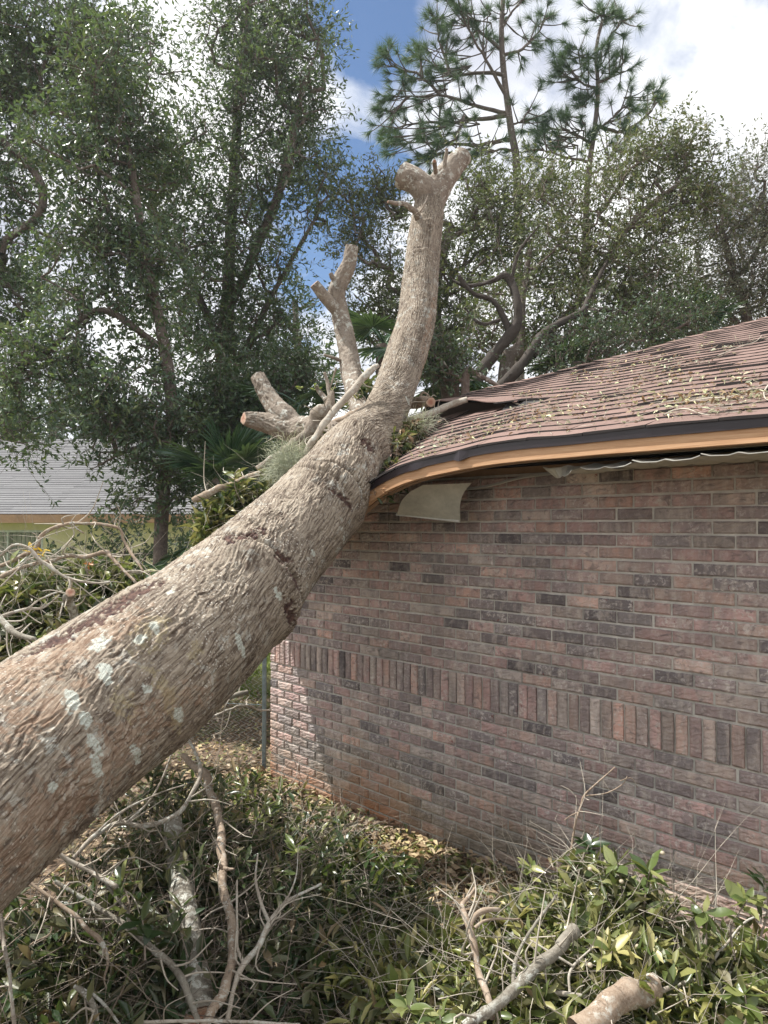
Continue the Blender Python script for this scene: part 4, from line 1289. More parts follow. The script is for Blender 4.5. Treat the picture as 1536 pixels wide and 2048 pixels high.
loose('thin_twig', 'long thin twig reaching right to the fence post', [(385, 1455, 4, 4.9), (430, 1432, 5, 5.1), (485, 1411, 4, 5.5), (520, 1420, 3, 5.9), (540, 1421, 2.5, 6.1)], 'bark_pale')

# --- foreground, right half
loose('sawn_branch', 'straight lichen spotted branch with a clean sawn tip pointing at the wall', [(930, 2060, 20, 2.5), (985, 2015, 20, 2.55), (1028, 1979, 21, 2.62), (1060, 1950, 21, 2.66), (1090, 1922, 22, 2.72), (1120, 1890, 22, 2.78), (1151, 1857, 24, 2.84)], 'bark_log', cut1=True, a=.002, k=18,
      subs=[[(1028, 1976, 9, 2.62), (1028, 1930, 7, 2.7), (1050, 1880, 6, 2.8), (1113, 1789, 4, 3.0)]])
loose('sawn_log', 'short thick log end with an angled orange cut at the bottom edge', [(1150, 2062, 52, 2.42), (1200, 2030, 50, 2.48), (1245, 2004, 50, 2.54), (1285, 1984, 49, 2.6), (1308, 1972, 46, 2.63)], 'bark_tan', cut1=True, cat='log', a=.003, k=28)
loose('hooked_branch', 'brown branch with a hooked top rising from the leaves', [(985, 2040, 12, 2.55), (972, 1990, 13, 2.62), (958, 1940, 13, 2.7), (943, 1872, 13, 2.78), (929, 1825, 11, 2.85), (925, 1808, 9, 2.88), (940, 1790, 6, 2.92), (950, 1776, 4, 2.95)], 'bark_tan', a=.0015, k=14,
      subs=[[(941, 1862, 9, 2.8), (946, 1840, 9, 2.82), (962, 1824, 10, 2.84), (980, 1818, 9, 2.86), (999, 1819, 8, 2.88)], [(950, 1855, 6, 2.8), (975, 1840, 5, 2.83), (1040, 1838, 3, 2.9)]])
loose('dead_branch', 'grey stem running level between the two sawn pieces', [(1060, 1968, 8, 2.7), (1100, 1985, 8, 2.68), (1150, 1992, 8, 2.66), (1200, 1996, 7, 2.66), (1245, 1994, 6, 2.68)], 'bark_pale', subs=[[(1140, 1991, 5, 2.67), (1145, 1935, 5, 2.72), (1203, 1880, 3, 2.8)], [(1146, 1932, 4, 2.72), (1110, 1910, 4, 2.74), (1060, 1880, 3, 2.78)]])
loose('forked_branch', 'pale forked twig pointing right toward the foot of the wall', [(1322, 1982, 8, 2.6), (1365, 1967, 8, 2.65), (1407, 1955, 7, 2.7), (1483, 1944, 6, 2.74), (1545, 1928, 4, 2.78)], 'bark_pale', subs=[[(1400, 1957, 5, 2.7), (1440, 1905, 5, 2.75), (1488, 1846, 4, 2.85), (1545, 1822, 3, 2.9)], [(1365, 1850, 2, 2.9), (1370, 1900, 3, 2.8), (1366, 1965, 3, 2.7)]])
loose('bare_stem', 'thin bare stem rising against the lower bricks with a withered tip', [(1140, 1722, 5, 3.55), (1150, 1650, 4.5, 3.6), (1160, 1615, 4, 3.62), (1168, 1592, 4, 3.64), (1190, 1570, 3, 3.66), (1230, 1534, 2, 3.68)], 'bark_tan', a=.0004, k=8,
      subs=[[(1168, 1592, 3, 3.64), (1213, 1586, 2.5, 3.62), (1245, 1568, 2, 3.62), (1254, 1552, 1.5, 3.62)], [(1156, 1625, 2.5, 3.62), (1140, 1632, 2, 3.6), (1128, 1641, 1.5, 3.6)], [(1240, 1562, 2, 3.62), (1262, 1556, 1.5, 3.62), (1275, 1575, 1.5, 3.62)]])


# --- leafy sprigs whose leaves can be picked out one by one
def sprig(label, px, py, Y, base, n=8, L=.1, W=.04, mat='leaf_glossy', axis=(0, -.3, 1), extra=(), fruit=None):
    L *= .8; W *= .8; c = at(px, py, Y); b = at(*base)
    root = thing('leafy_sprig', label, 'sprig', tuple(b)); org = b
    mid = (b + c) / 2 + np.array([random.uniform(-.03, .03), random.uniform(-.03, .03), 0])
    S = spline(np.vstack([b, mid, c]), 12)
    V, F, T = tube_grid(S, np.linspace(.0045, .0022, 12), 8)
    link('stem', mesh_np('stem', V - org, F, True), M['twig'], root)
    rosette(root, org, c, axis, n, L, W, mat)
    for t in (.35, .6, .8):
        p = b * (1 - t) + c * t
        for q in range(2): add_leaf(root, org, p, np.array([random.gauss(0, 1), random.gauss(0, 1), .4]), L * .85, W * .9, mat)
    for e in extra:
        rosette(root, org, at(*e), axis, 6, L * .9, W, mat)
    if fruit:
        for (fx, fy, fY) in fruit:
            c2 = at(fx, fy, fY); VV = []
            me = sphere_mesh(.0095); link('fruit', me, M['fruit'], root, loc=tuple(c2 - org))
    return root


_sph = {}


def sphere_mesh(r):
    if r not in _sph:
        V = []; F = []; nu, nv = 10, 6
        for j in range(1, nv):
            for i in range(nu):
                a = 2 * math.pi * i / nu; b = math.pi * j / nv
                V.append((r * math.sin(b) * math.cos(a), r * math.sin(b) * math.sin(a), r * math.cos(b) * .85))
        V += [(0, 0, r * .85), (0, 0, -r * .85)]
        for j in range(nv - 2):
            for i in range(nu): F.append((j * nu + i, j * nu + (i + 1) % nu, (j + 1) * nu + (i + 1) % nu, (j + 1) * nu + i))
        for i in range(nu):
            F.append((len(V) - 2, (i + 1) % nu, i)); F.append((len(V) - 1, (nv - 2) * nu + i, (nv - 2) * nu + (i + 1) % nu))
        me = mesh_np('fruit', np.array(V), F, True); me.materials.append(M['fruit']); _sph[r] = me
    return _sph[r]


sprig('dark and pale leaves at the foot of the thin bare stem', 1178, 1690, 3.35, (1165, 1790, 3.3), 8, .11, .05, 'leaf_shadegreen', (0, -.2, 1))
sprig('cupped bright yellow green leaves before the mossy bricks', 1235, 1725, 3.1, (1250, 1840, 3.05), 8, .12, .055, 'leaf_glossy', (-.1, -.4, 1), fruit=[(1180, 1738, 3.0), (1243, 1763, 3.0)])
sprig('broad leaves beside a round seed head on a stalk', 1300, 1740, 3.0, (1285, 1860, 2.95), 8, .13, .05, 'leaf_glossy', (.2, -.3, 1), fruit=[(1325, 1706, 2.98), (1275, 1893, 2.75), (1271, 1908, 2.74)])
sprig('big hanging leaf pair under a dark twig near the lower bricks', 1410, 1825, 2.75, (1400, 1930, 2.7), 7, .12, .06, 'leaf_glossy', (0, -.6, .5))
sprig('pale blue green leaves at the right edge of the picture', 1495, 1800, 2.75, (1470, 1920, 2.7), 8, .11, .05, 'leaf_glossy', (.1, -.5, .8))
sprig('dark overhanging leaves at the far right above the pile', 1530, 1760, 2.75, (1520, 1880, 2.72), 6, .11, .04, 'leaf_shadegreen', (.1, -.1, 1))
sprig('small fresh sprig against the foot of the wall', 1060, 1728, 3.5, (1065, 1800, 3.4), 7, .10, .04, 'leaf_glossy', (0, -.3, 1))
sprig('bright young leaves at the bottom edge left of centre', 815, 2010, 2.5, (830, 2070, 2.48), 7, .10, .04, 'leaf_glossy', (0, -.3, 1))
sprig('lit pale leaves at the bottom edge near the centre', 880, 2030, 2.45, (885, 2080, 2.42), 7, .10, .045, 'leaf_glossy', (0, -.4, 1))
sprig('leaves around the sawn tip of the lichen spotted branch', 1090, 1880, 2.85, (1080, 1960, 2.8), 8, .10, .04, 'leaf_fallen', (0, -.4, 1))
sprig('olive leaves between the two sawn pieces', 1225, 1900, 2.7, (1215, 1990, 2.65), 9, .12, .045, 'leaf_fallen', (0, -.5, .8), fruit=[(1180, 1930, 2.6)])
sprig('olive leaves at the lower right corner', 1490, 1990, 2.45, (1480, 2070, 2.42), 9, .11, .05, 'leaf_glossy', (0, -.5, .8))
sprig('leaf whorl right of the tall forked Y branch', 640, 1700, 3.9, (650, 1780, 3.8), 9, .12, .035, 'leaf_shadegreen', (0, -.2, 1), extra=[(690, 1680, 4.0)])
sprig('pale upright leaves above the tall forked Y branch', 590, 1690, 3.6, (600, 1780, 3.5), 7, .12, .035, 'leaf_glossy', (0, -.1, 1))
sprig('slender green whorl nearest the lit leaf litter', 735, 1715, 4.0, (740, 1800, 3.8), 8, .12, .035, 'leaf_shadegreen', (.2, -.2, 1))
sprig('leaf whorl right of the upright pale branch', 490, 1720, 3.5, (495, 1790, 3.4), 8, .12, .035, 'leaf_shadegreen', (0, -.3, 1))
sprig('green leaves left of the upright pale branch', 395, 1725, 3.4, (390, 1800, 3.3), 7, .11, .035, 'leaf_shadegreen', (0, -.5, .8))
sprig('long green leaves over the short diagonal branch', 240, 1760, 3.0, (255, 1850, 2.9), 7, .12, .035, 'leaf_glossy', (-.2, -.4, .8))
sprig('grey green leaf pair beside the lichen covered log', 285, 1840, 2.8, (290, 1920, 2.75), 5, .11, .05, 'leaf_shadegreen', (.1, -.5, .8))
sprig('yellow leaf cluster over the arched branches at left', 62, 1094, 3.8, (70, 1130, 3.8), 6, .055, .02, 'leaf_yellow', (.2, -.4, .5), extra=[(85, 1100, 3.8)])
sprig('small rust orange leaf cluster in the left pile', 177, 1123, 3.95, (178, 1150, 3.9), 5, .04, .015, 'leaf_rust', (0, -.4, .8))
sprig('olive leaves standing up before the blue green palm fan', 470, 945, 4.7, (480, 1000, 4.7), 8, .12, .04, 'leaf_fallen', (0, -.2, 1))
sprig('tiny yellow green leaves on twigs beside the second stem', 628, 770, 5.1, (650, 790, 5.1), 6, .05, .025, 'leaf_glossy', (0, 0, 1), extra=[(666, 773, 5.1), (600, 772, 5.15)])


# ------------------------------------------------------------------ leaf piles
def pile(name, label, cat, blobs, L, W, mats, twigs=0, twl=.35, flat=.5, seed=0, small=False, clump=6, twmat='twig_pale', lower=1.0, dens=.6):
    """blobs: (centre, radii, n leaf clumps)"""
    blobs = [(np.array(c) + np.array([0, .10, -.10 * lower]), np.array(rad) * np.array([1, .8, 1]), int(n * dens)) for (c, rad, n) in blobs]
    r = np.random.default_rng(seed)
    P = []; D = []; U = []
    for (c, rad, n) in blobs:
        q = r.normal(size=(n, 3)); q = q / np.linalg.norm(q, axis=1)[:, None] * (r.uniform(0, 1, (n, 1)) ** .45)
        cen = np.array(c) + q * np.array(rad)
        ax = norm(q * np.array([.5, .5, .5]) + r.normal(size=(n, 3)) * .6 + np.array([0, -.2, .5]))
        for j in range(clump):
            d = norm(np.cross(ax, r.normal(size=(n, 3)))) + ax * r.uniform(0, .9, (n, 1))
            P.append(cen + ax * r.uniform(-.08, .03, (n, 1))); D.append(d); U.append(r.normal(size=(n, 3)) * .6 + np.array([0, 0, 1.0]) * (1 if flat else 0))
    P = np.vstack(P); D = norm(np.vstack(D)); U = np.vstack(U)
    ok = P[:, 2] > .0
    u, o = house_uo(P); ok &= ~((u > -.05) & (o < .03) & (P[:, 2] < 2.2))
    P, D, U = P[ok], D[ok], U[ok]
    order = r.permutation(len(P)); parts = np.array_split(order, len(mats))
    org = np.array(blobs[0][0], float) * np.array([1, 1, 0])
    root = thing(name, label, cat, tuple(org))
    ln = L * r.uniform(.65, 1.25, len(P)); wd = W * r.uniform(.75, 1.2, len(P))
    for idx, m in zip(parts, mats):
        leaves_mesh('leaf_mass', P[idx] - org, D[idx], ln[idx], wd[idx], M[m], root, U[idx], small)
    if twigs:
        TP_, TD, TL = [], [], []
        for (c, rad, n) in blobs:
            m = max(2, int(twigs * n / sum(b[2] for b in blobs)))
            q = r.normal(size=(m, 3)) * .5
            TP_.append(np.array(c) + q * np.array(rad)); TD.append(r.normal(size=(m, 3)) * np.array([1, 1, .55])); TL.append(twl * r.uniform(.4, 1.3, m))
        TP_ = np.vstack(TP_); TD = norm(np.vstack(TD)); TL = np.concatenate(TL)
        # bent twigs from three joined pieces
        Vs, Fs = [], []; base = 0
        p = TP_.copy(); d = TD.copy(); w = r.uniform(.0025, .007, len(p))
        for sgm in range(4):
            ax, ay, az = axes_from(d)
            V, F = inst_mesh(TWIG_V, TWIG_F, p, ax, ay, az, np.stack([TL / 3.2, w, w], 1))
            V[:, 2] = np.maximum(V[:, 2], .003)
            Vs.append(V); Fs.append(F + base); base += len(V)
            p = p + ax * (TL / 3.2)[:, None]; d = norm(d + r.normal(size=d.shape) * .28); w = w * .68
        me = mesh_np('twig_mass', np.vstack(Vs) - org, np.vstack(Fs)); me.materials.append(M[twmat])
        tw = link('twig_mass', me, None, root); tw['kind'] = 'stuff'
    return root


def litter(name, label, n, region, L, W, mats, seed, hgt=.02):
    r = np.random.default_rng(seed)
    P = region(r, n)
    P[:, 2] += r.uniform(.004, hgt, len(P))
    d = norm(r.normal(size=P.shape) * np.array([1, 1, .28])); U = r.normal(size=P.shape) * .35 + np.array([0, 0, 1])
    root = link(name, None); root['kind'] = 'stuff'; root['label'] = label
    parts = np.array_split(r.permutation(len(P)), len(mats))
    obs = []
    for idx, m in zip(parts, mats):
        obs.append(leaves_mesh(name + '_leaf', P[idx], d[idx], L * r.uniform(.5, 1.2, len(idx)), W * r.uniform(.6, 1.3, len(idx)), M[m], root, U[idx], len(P) > 12000))
    return root


def reg_ground(x0, x1, y0, y1):
    def f(r, n):
        x = r.uniform(x0, x1, n); y = y0 + (y1 - y0) * r.uniform(0, 1, n) ** 1.2
        P = np.stack([x, y, ground_z(x, y)], 1)
        u, o = house_uo(P); return P[~((u > -.1) & (o < .02))]
    return f


litter('leaf_litter', 'dry brown and tan leaves carpeting the soil along the wall and under the fence', 26000, reg_ground(-5, 2.6, 2.6, 9.5), .07, .03, ['leaf_dead', 'leaf_dead', 'leaf_dead', 'leaf_fallen'], 11)


def reg_wall(r, n):
    u = r.uniform(-.3, 4, n); o = .02 + np.abs(r.normal(0, .35, n))
    P = np.stack([CO[0] + RD[0] * u + ND[0] * o, CO[1] + RD[1] * u + ND[1] * o, np.zeros(n)], 1)
    P[:, 2] = ground_z(P[:, 0], P[:, 1]) + .05 * np.exp(-o / .12); return P


litter('wall_foot_litter', 'tan and olive leaves drifted against the foot of the brick wall', 7000, reg_wall, .075, .032, ['leaf_dead', 'leaf_fallen', 'leaf_dead'], 12, .04)


def grass():
    r = np.random.default_rng(5); n = 26000
    x = r.uniform(-7, 1, n); y = r.uniform(8.0, 16, n)
    k = fbm(x * .5, y * .5, 2.0, 2) + .25 * (y - 9.0); ok = k > .05
    x, y = x[ok], y[ok]
    P = np.stack([x, y, ground_z(x, y)], 1)
    d = norm(r.normal(size=P.shape) * np.array([.5, .5, 0]) + np.array([0, 0, 1]))
    o = leaves_mesh('grass', P, d, r.uniform(.05, .14, len(P)), r.uniform(.008, .016, len(P)), M['grass'])
    o['label'] = 'short green grass beyond the wire fence'


grass()

# mound of cut foliage, left foreground under the trunk
A = lambda px, py, Y: at(px, py, Y)
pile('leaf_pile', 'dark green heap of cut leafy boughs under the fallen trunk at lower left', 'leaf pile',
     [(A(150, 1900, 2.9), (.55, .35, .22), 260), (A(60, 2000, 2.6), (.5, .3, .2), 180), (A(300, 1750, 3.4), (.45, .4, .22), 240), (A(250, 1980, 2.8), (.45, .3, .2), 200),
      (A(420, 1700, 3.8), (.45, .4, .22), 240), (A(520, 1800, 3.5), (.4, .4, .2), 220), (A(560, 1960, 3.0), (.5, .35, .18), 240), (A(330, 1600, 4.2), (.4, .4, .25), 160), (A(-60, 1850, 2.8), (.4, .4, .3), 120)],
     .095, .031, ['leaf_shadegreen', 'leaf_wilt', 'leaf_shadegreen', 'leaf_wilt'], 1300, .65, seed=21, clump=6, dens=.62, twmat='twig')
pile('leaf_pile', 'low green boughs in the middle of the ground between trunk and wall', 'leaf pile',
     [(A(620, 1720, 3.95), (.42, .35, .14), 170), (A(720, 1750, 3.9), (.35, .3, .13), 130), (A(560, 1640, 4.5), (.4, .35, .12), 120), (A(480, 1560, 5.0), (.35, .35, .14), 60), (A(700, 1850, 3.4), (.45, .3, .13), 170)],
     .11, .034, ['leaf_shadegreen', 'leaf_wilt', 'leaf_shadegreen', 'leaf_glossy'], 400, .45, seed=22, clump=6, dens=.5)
pile('leaf_pile', 'sunlit olive heap of drying leafy cuttings at lower right', 'leaf pile',
     [(A(1000, 1920, 2.9), (.42, .35, .15), 260), (A(1150, 1880, 2.95), (.35, .35, .19), 240), (A(1250, 1840, 2.98), (.3, .3, .2), 200), (A(1150, 2010, 2.6), (.45, .25, .15), 260), (A(900, 2000, 2.75), (.4, .3, .12), 240),
      (A(1350, 1980, 2.6), (.35, .28, .17), 240), (A(1480, 1990, 2.62), (.3, .25, .16), 200), (A(1500, 1900, 2.8), (.2, .16, .10), 50), (A(1120, 1800, 3.3), (.28, .25, .10), 90), (A(1180, 1740, 3.35), (.14, .12, .12), 40), (A(800, 1920, 3.1), (.4, .3, .1), 180)],
     .09, .035, ['leaf_fallen', 'leaf_fallen', 'leaf_wilt', 'leaf_glossy', 'leaf_fallen'], 950, .45, seed=23, clump=6, dens=1.0)
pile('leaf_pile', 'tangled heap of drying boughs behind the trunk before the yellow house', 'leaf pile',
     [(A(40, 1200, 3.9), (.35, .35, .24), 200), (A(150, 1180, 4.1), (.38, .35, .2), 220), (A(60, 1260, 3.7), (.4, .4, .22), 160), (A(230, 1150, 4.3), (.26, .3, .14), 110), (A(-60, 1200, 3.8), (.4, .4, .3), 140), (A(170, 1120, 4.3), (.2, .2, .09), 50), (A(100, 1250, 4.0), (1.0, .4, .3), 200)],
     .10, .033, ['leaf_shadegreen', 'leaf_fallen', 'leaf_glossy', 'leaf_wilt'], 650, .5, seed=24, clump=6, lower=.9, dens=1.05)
pile('leaf_pile', 'drooping withered boughs heaped on the crushed eave left of the trunk', 'leaf pile',
     [(A(470, 1000, 4.75), (.16, .2, .13), 70), (A(530, 990, 4.8), (.16, .2, .10), 70), (A(430, 1030, 4.7), (.10, .15, .14), 50), (A(560, 950, 4.95), (.14, .2, .09), 45), (A(405, 1060, 4.6), (.06, .1, .16), 26), (A(640, 880, 5.1), (.12, .2, .08), 40), (A(730, 790, 5.4), (.08, .12, .16), 30)],
     .11, .035, ['leaf_fallen', 'leaf_fallen', 'leaf_shadegreen'], 130, .3, seed=25, clump=6, lower=.2, dens=.9)
pile('leaf_pile', 'leaf debris jammed between the trunk and the bent roof edge', 'leaf pile',
     [(A(800, 895, 4.75), (.07, .12, .12), 60), (A(790, 950, 4.5), (.07, .1, .08), 45), (A(820, 860, 5.0), (.10, .15, .06), 45), (A(770, 980, 4.35), (.04, .06, .04), 14)],
     .075, .026, ['leaf_fallen', 'leaf_shadegreen', 'leaf_dead'], 80, .22, seed=26, clump=5, lower=0, dens=.9)


def moss(name, label, c, rad, n, L=.12, seed=0):
    r = np.random.default_rng(seed)
    q = r.normal(size=(n, 3)); P = np.array(c) + q * np.array(rad) * .5
    d = norm(q + r.normal(size=(n, 3)) * .8)
    Vs, Fs, base = [], [], 0; p = P; w = np.full(n, .0035)
    for s in range(3):
        ax, ay, az = axes_from(d); V, F = inst_mesh(TWIG_V, TWIG_F, p, ax, ay, az, np.stack([np.full(n, L / 3), w, w], 1))
        Vs.append(V); Fs.append(F + base); base += len(V); p = p + ax * L / 3; d = norm(d + r.normal(size=d.shape) * .6); w = w * .7
    me = mesh_np(name, np.vstack(Vs) - np.array(c), np.vstack(Fs)); me.materials.append(M['moss'])
    o = link(name, me, None, None, loc=tuple(c)); tag(o, label, 'moss')


moss('moss_clump', 'pale grey green hanging moss on the upper side of the trunk', at(578, 935, 4.75), (.10, .10, .12), 1300, .12, 1)
moss('moss_clump', 'dry spiky moss tuft sitting on the brown roof at the right edge', at(1505, 735, 4.95), (.11, .10, .09), 900, .12, 2)
moss('moss_clump', 'small mossy wisps hanging by the trunk and the torn shingles', at(835, 850, 5.1), (.10, .1, .06), 350, .09, 3)


def roof_debris():
    r = np.random.default_rng(8); n = 2600
    # clusters follow pixel areas of the photo, then laid on the roof surface
    U, S = [], []
    cl = [(1000, 850, 60, 220), (930, 870, 50, 160), (1080, 830, 70, 220), (1150, 810, 70, 160), (1250, 800, 80, 160), (1330, 770, 90, 180), (1380, 810, 60, 140), (1450, 800, 60, 150), (1510, 800, 40, 120), (1300, 740, 60, 120), (870, 870, 40, 120), (850, 900, 30, 80), (1180, 760, 60, 90), (1480, 760, 50, 120), (1430, 700, 30, 60), (1060, 800, 40, 60), (1350, 720, 100, 160), (1200, 850, 120, 150), (1240, 742, 120, 200), (1450, 840, 90, 150), (1340, 815, 160, 250)]
    for (px, py, sp, m) in cl:
        for _ in range(int(m * .5)):
            u, s = solve_roof(px + r.normal() * sp * .7, py + r.normal() * sp * .16)
            if s > .02 and u > -OV + s + .02 and s < SMAX - .1: U.append(u); S.append(s)
    U, S = np.array(U), np.array(S)
    P = roof_pt(U, S, .02); d = norm(r.normal(size=P.shape) * np.array([1, 1, .35])); Un = r.normal(size=P.shape) * .4 + np.array([0, 0, 1])
    root = link('roof_litter', None); root['kind'] = 'stuff'; root['label'] = 'dry leaf scraps and twig bits scattered over the brown shingles'
    L = r.uniform(.012, .042, len(P))
    idx = np.arange(len(P)) % 4
    for k, m in enumerate(['leaf_dead', 'leaf_dead', 'moss', 'moss']):
        q = idx == k
        leaves_mesh('leaf_scrap', P[q], d[q], L[q], L[q] * .45, M[m], root, Un[q], False)
    m = 420; q = r.integers(0, len(P), m)
    ax, ay, az = axes_from(norm(r.normal(size=(m, 3)) * np.array([1, 1, .15])))
    V, F = inst_mesh(TWIG_V, TWIG_F, P[q], ax, ay, az, np.stack([r.uniform(.03, .13, m), np.full(m, .0035), np.full(m, .0035)], 1))
    o = link('twig_scrap', mesh_np('twig_scrap', V, F), M['twig_pale'], root); o['kind'] = 'stuff'
    # separate twigs that show on their own
    def rtwig(label, pts, w=.004):
        C = []
        for (px, py) in pts:
            u, s = solve_roof(px, py); C.append(roof_pt(np.array([u]), np.array([max(s, -.0)]), .024)[0])
        C = spline(np.array(C), 16); V, F, T = tube_grid(C, np.linspace(w, w * .5, 16), 7)
        o = link('roof_twig', mesh_np('roof_twig', V - C[0], F, True), M['twig_pale'], None, loc=tuple(C[0])); tag(o, label, 'twig')
    rtwig('bent pale twig lying over the black drip edge', [(1328, 843), (1350, 833), (1375, 831), (1398, 839), (1394, 860)])
    rtwig('long brown twig across the shingles below the dry moss tuft', [(1380, 815), (1420, 808), (1460, 805), (1500, 788), (1536, 775)])
    rtwig('straight twig on the shingles just left of the dry moss tuft', [(1435, 720), (1480, 700), (1510, 690), (1525, 676)])
    rtwig('curly twig at the right edge of the roof', [(1536, 780), (1528, 795), (1532, 808), (1545, 812)])


roof_debris()


# ------------------------------------------------------------------ wire fence
def build_fence():
    a = np.array([-1.02, 6.42]); b = np.array([-7.0, 7.4]); L = np.linalg.norm(b - a); d = (b - a) / L
    root = thing('wire_fence', 'chain link fence running left from the house corner', 'fence', (a[0], a[1], 0)); org = np.array([a[0], a[1], 0])
    for t in (0.0, 2.4, 4.8):
        p = a + d * t
        C = np.array([[*p, -.1], [*p, 1.22]]); V, F, T = tube_grid(spline(C, 4), np.full(4, .019), 14)
        V2 = np.vstack([V - org, [[*(p - a), 1.235]]]); F2 = F.tolist() + [(42 + i, 42 + (i + 1) % 14, 56) for i in range(14)]
        link('post', mesh_np('post', V2, F2, False), M['galv'], root)
    C = np.array([[*(a), 1.19], [*(a + d * L * .5), 1.19], [*b, 1.19]]); V, F, T = tube_grid(spline(C, 10), np.full(10, .016), 10)
    link('top_rail', mesh_np('top_rail', V - org, F, True), M['galv'], root)
    for z in (.55,):
        C = np.array([[*(a), z], [*b, z]]); V, F, T = tube_grid(spline(C, 4), np.full(4, .003), 6)
        link('tension_wire', mesh_np('tension_wire', V - org, F), M['galv'], root)
    # woven zigzag wires
    Vs, Fs, base = [], [], 0; cell = .055; nz = int(1.15 / cell) * 2
    r = np.random.default_rng(2)
    for i in range(int(L / cell)):
        zz = np.linspace(.03, 1.18, nz); t = i * cell + (np.arange(nz) % 2) * cell
        off = .004 * np.where(np.arange(nz) % 2, 1, -1)
        C = np.stack([a[0] + d[0] * t - d[1] * off, a[1] + d[1] * t + d[0] * off, zz], 1)
        k = 3; th = np.array([0, 2.1, 4.2]); rr = .0026
        V = (C[:, None] + rr * np.stack([np.cos(th), np.sin(th), th * 0], 1)[None]).reshape(-1, 3)
        ii = np.arange(nz - 1)[:, None] * 3; j = np.arange(3)[None]; F = np.stack([ii + j, ii + (j + 1) % 3, ii + 3 + (j + 1) % 3, ii + 3 + j], -1).reshape(-1, 4)
        Vs.append(V); Fs.append(F + base); base += len(V)
    o = link('wire_mesh', mesh_np('wire_mesh', np.vstack(Vs) - org, np.vstack(Fs)), M['wire'], root); o['kind'] = 'stuff'


build_fence()


# ------------------------------------------------------------------ neighbour house
def neighbour():
    Y0 = 17.0; X0, X1 = -16.0, -3.4; ze = 2.28
    root = thing('yellow_house', 'pale yellow neighbouring house with a grey shingle roof behind the left trees', 'house', (X1, Y0, -.15)); org = np.array([X1, Y0, -.15])
    mb = MB(); xf = lambda x, y, z: np.array([x, y, z]) - org
    wx0, wx1, wz0, wz1 = -9.6, -7.95, .95, 1.98
    y0, y1 = Y0 + .5, Y0 + .65
    for (a, b, c, d) in ((X0 + .4, wx0, -.3, ze), (wx1, X1 - .4, -.3, ze), (wx0, wx1, -.3, wz0), (wx0, wx1, wz1, ze)):
        mb.box((a, y0, c), (b, y1, d), xf)
    mb.box((X1 - .55, y1, -.3), (X1 - .4, Y0 + 9, ze), xf); mb.box((X0 + .4, y1, -.3), (X0 + .55, Y0 + 9, ze), xf); mb.box((X0 + .4, Y0 + 9, -.3), (X1 - .4, Y0 + 9.1, ze), xf)
    mb.build('wall', M['yellow_wall'], root)
    # window
    fr = MB()
    for (a, b, c, d) in ((wx0, wx1, wz0, wz0 + .05), (wx0, wx1, wz1 - .05, wz1), (wx0, wx0 + .05, wz0 + .05, wz1 - .05), (wx1 - .05, wx1, wz0 + .05, wz1 - .05), ((wx0 + wx1) / 2 - .02, (wx0 + wx1) / 2 + .02, wz0 + .05, wz1 - .05), (wx0 + .05, wx1 - .05, 1.45, 1.48)):
        fr.box((a, y0 - .01, c), (b, y0 + .06, d), xf)
    win = fr.build('window', M['pale_frame'], root)
    x = wx0 + .06
    while x < wx1 - .12:
        b = MB(); b.box((x, y0 + .075, wz0 + .06), (x + .082, y0 + .08, wz1 - .06), lambda X, Y, Z: xf(X, Y + (X - x) * .35, Z))
        b.build('blind_slat', M['blind'], win); x += .105
    b = MB(); b.box((wx0 + .05, y0 + .14, wz0 + .05), (wx1 - .05, y0 + .15, wz1 - .05), xf); b.build('pane', M['glass'], win)
    # roof rows
    run = 5.6; pitch = .42; rows = 40; mbr = MB(); sh = MB()
    for k in range(rows):
        a = run * k / rows; b2 = run * (k + 1.15) / rows
        z0 = ze + .06 + pitch * a + .014; z1 = ze + .06 + pitch * b2 + .004
        x = X0 + random.uniform(0, .3)
        while x < X1:
            xe = min(x + .9, X1); dz = random.uniform(0, .006)
            sh.add([xf(x, Y0 + a, z0 + dz), xf(xe - .004, Y0 + a, z0 + dz), xf(xe - .004, Y0 + b2, z1), xf(x, Y0 + b2, z1), xf(x, Y0 + a, z0 - .025), xf(xe - .004, Y0 + a, z0 - .025)], [(0, 1, 2, 3)], 0)
            sh.add([xf(x, Y0 + a, z0 + dz), xf(xe - .004, Y0 + a, z0 + dz), xf(xe - .004, Y0 + a, z0 - .025), xf(x, Y0 + a, z0 - .025)], [(3, 2, 1, 0)], 1)
            x = xe
    rf = MB()
    zr = ze + .06 + pitch * run
    rf.add([xf(X0, Y0, ze + .055), xf(X1, Y0, ze + .055), xf(X1, Y0 + run, zr - .005), xf(X0, Y0 + run, zr - .005), xf(X0, Y0 + 2 * run, ze + .055), xf(X1, Y0 + 2 * run, ze + .055)], [(0, 1, 2, 3), (3, 2, 5, 4)])
    rf.add([xf(X1, Y0, ze + .05), xf(X1, Y0 + run, zr), xf(X1, Y0 + 2 * run, ze + .05)], [(0, 1, 2)])
    roof = rf.build('roof', M['shingle_grey'], root)
    o = sh.build('shingle_field', [M['shingle_grey'], M['asphalt_edge']], roof); o['kind'] = 'stuff'
    f = MB(); f.box((X0, Y0 - .03, ze - .13), (X1, Y0 - .002, ze + .06), xf); f.build('fascia_board', M['fascia_far'], root)
    f = MB(); f.box((X0, Y0, ze - .12), (X1, Y0 + .49, ze - .10), xf); f.build('soffit', M['yellow_wall'], root)


neighbour()


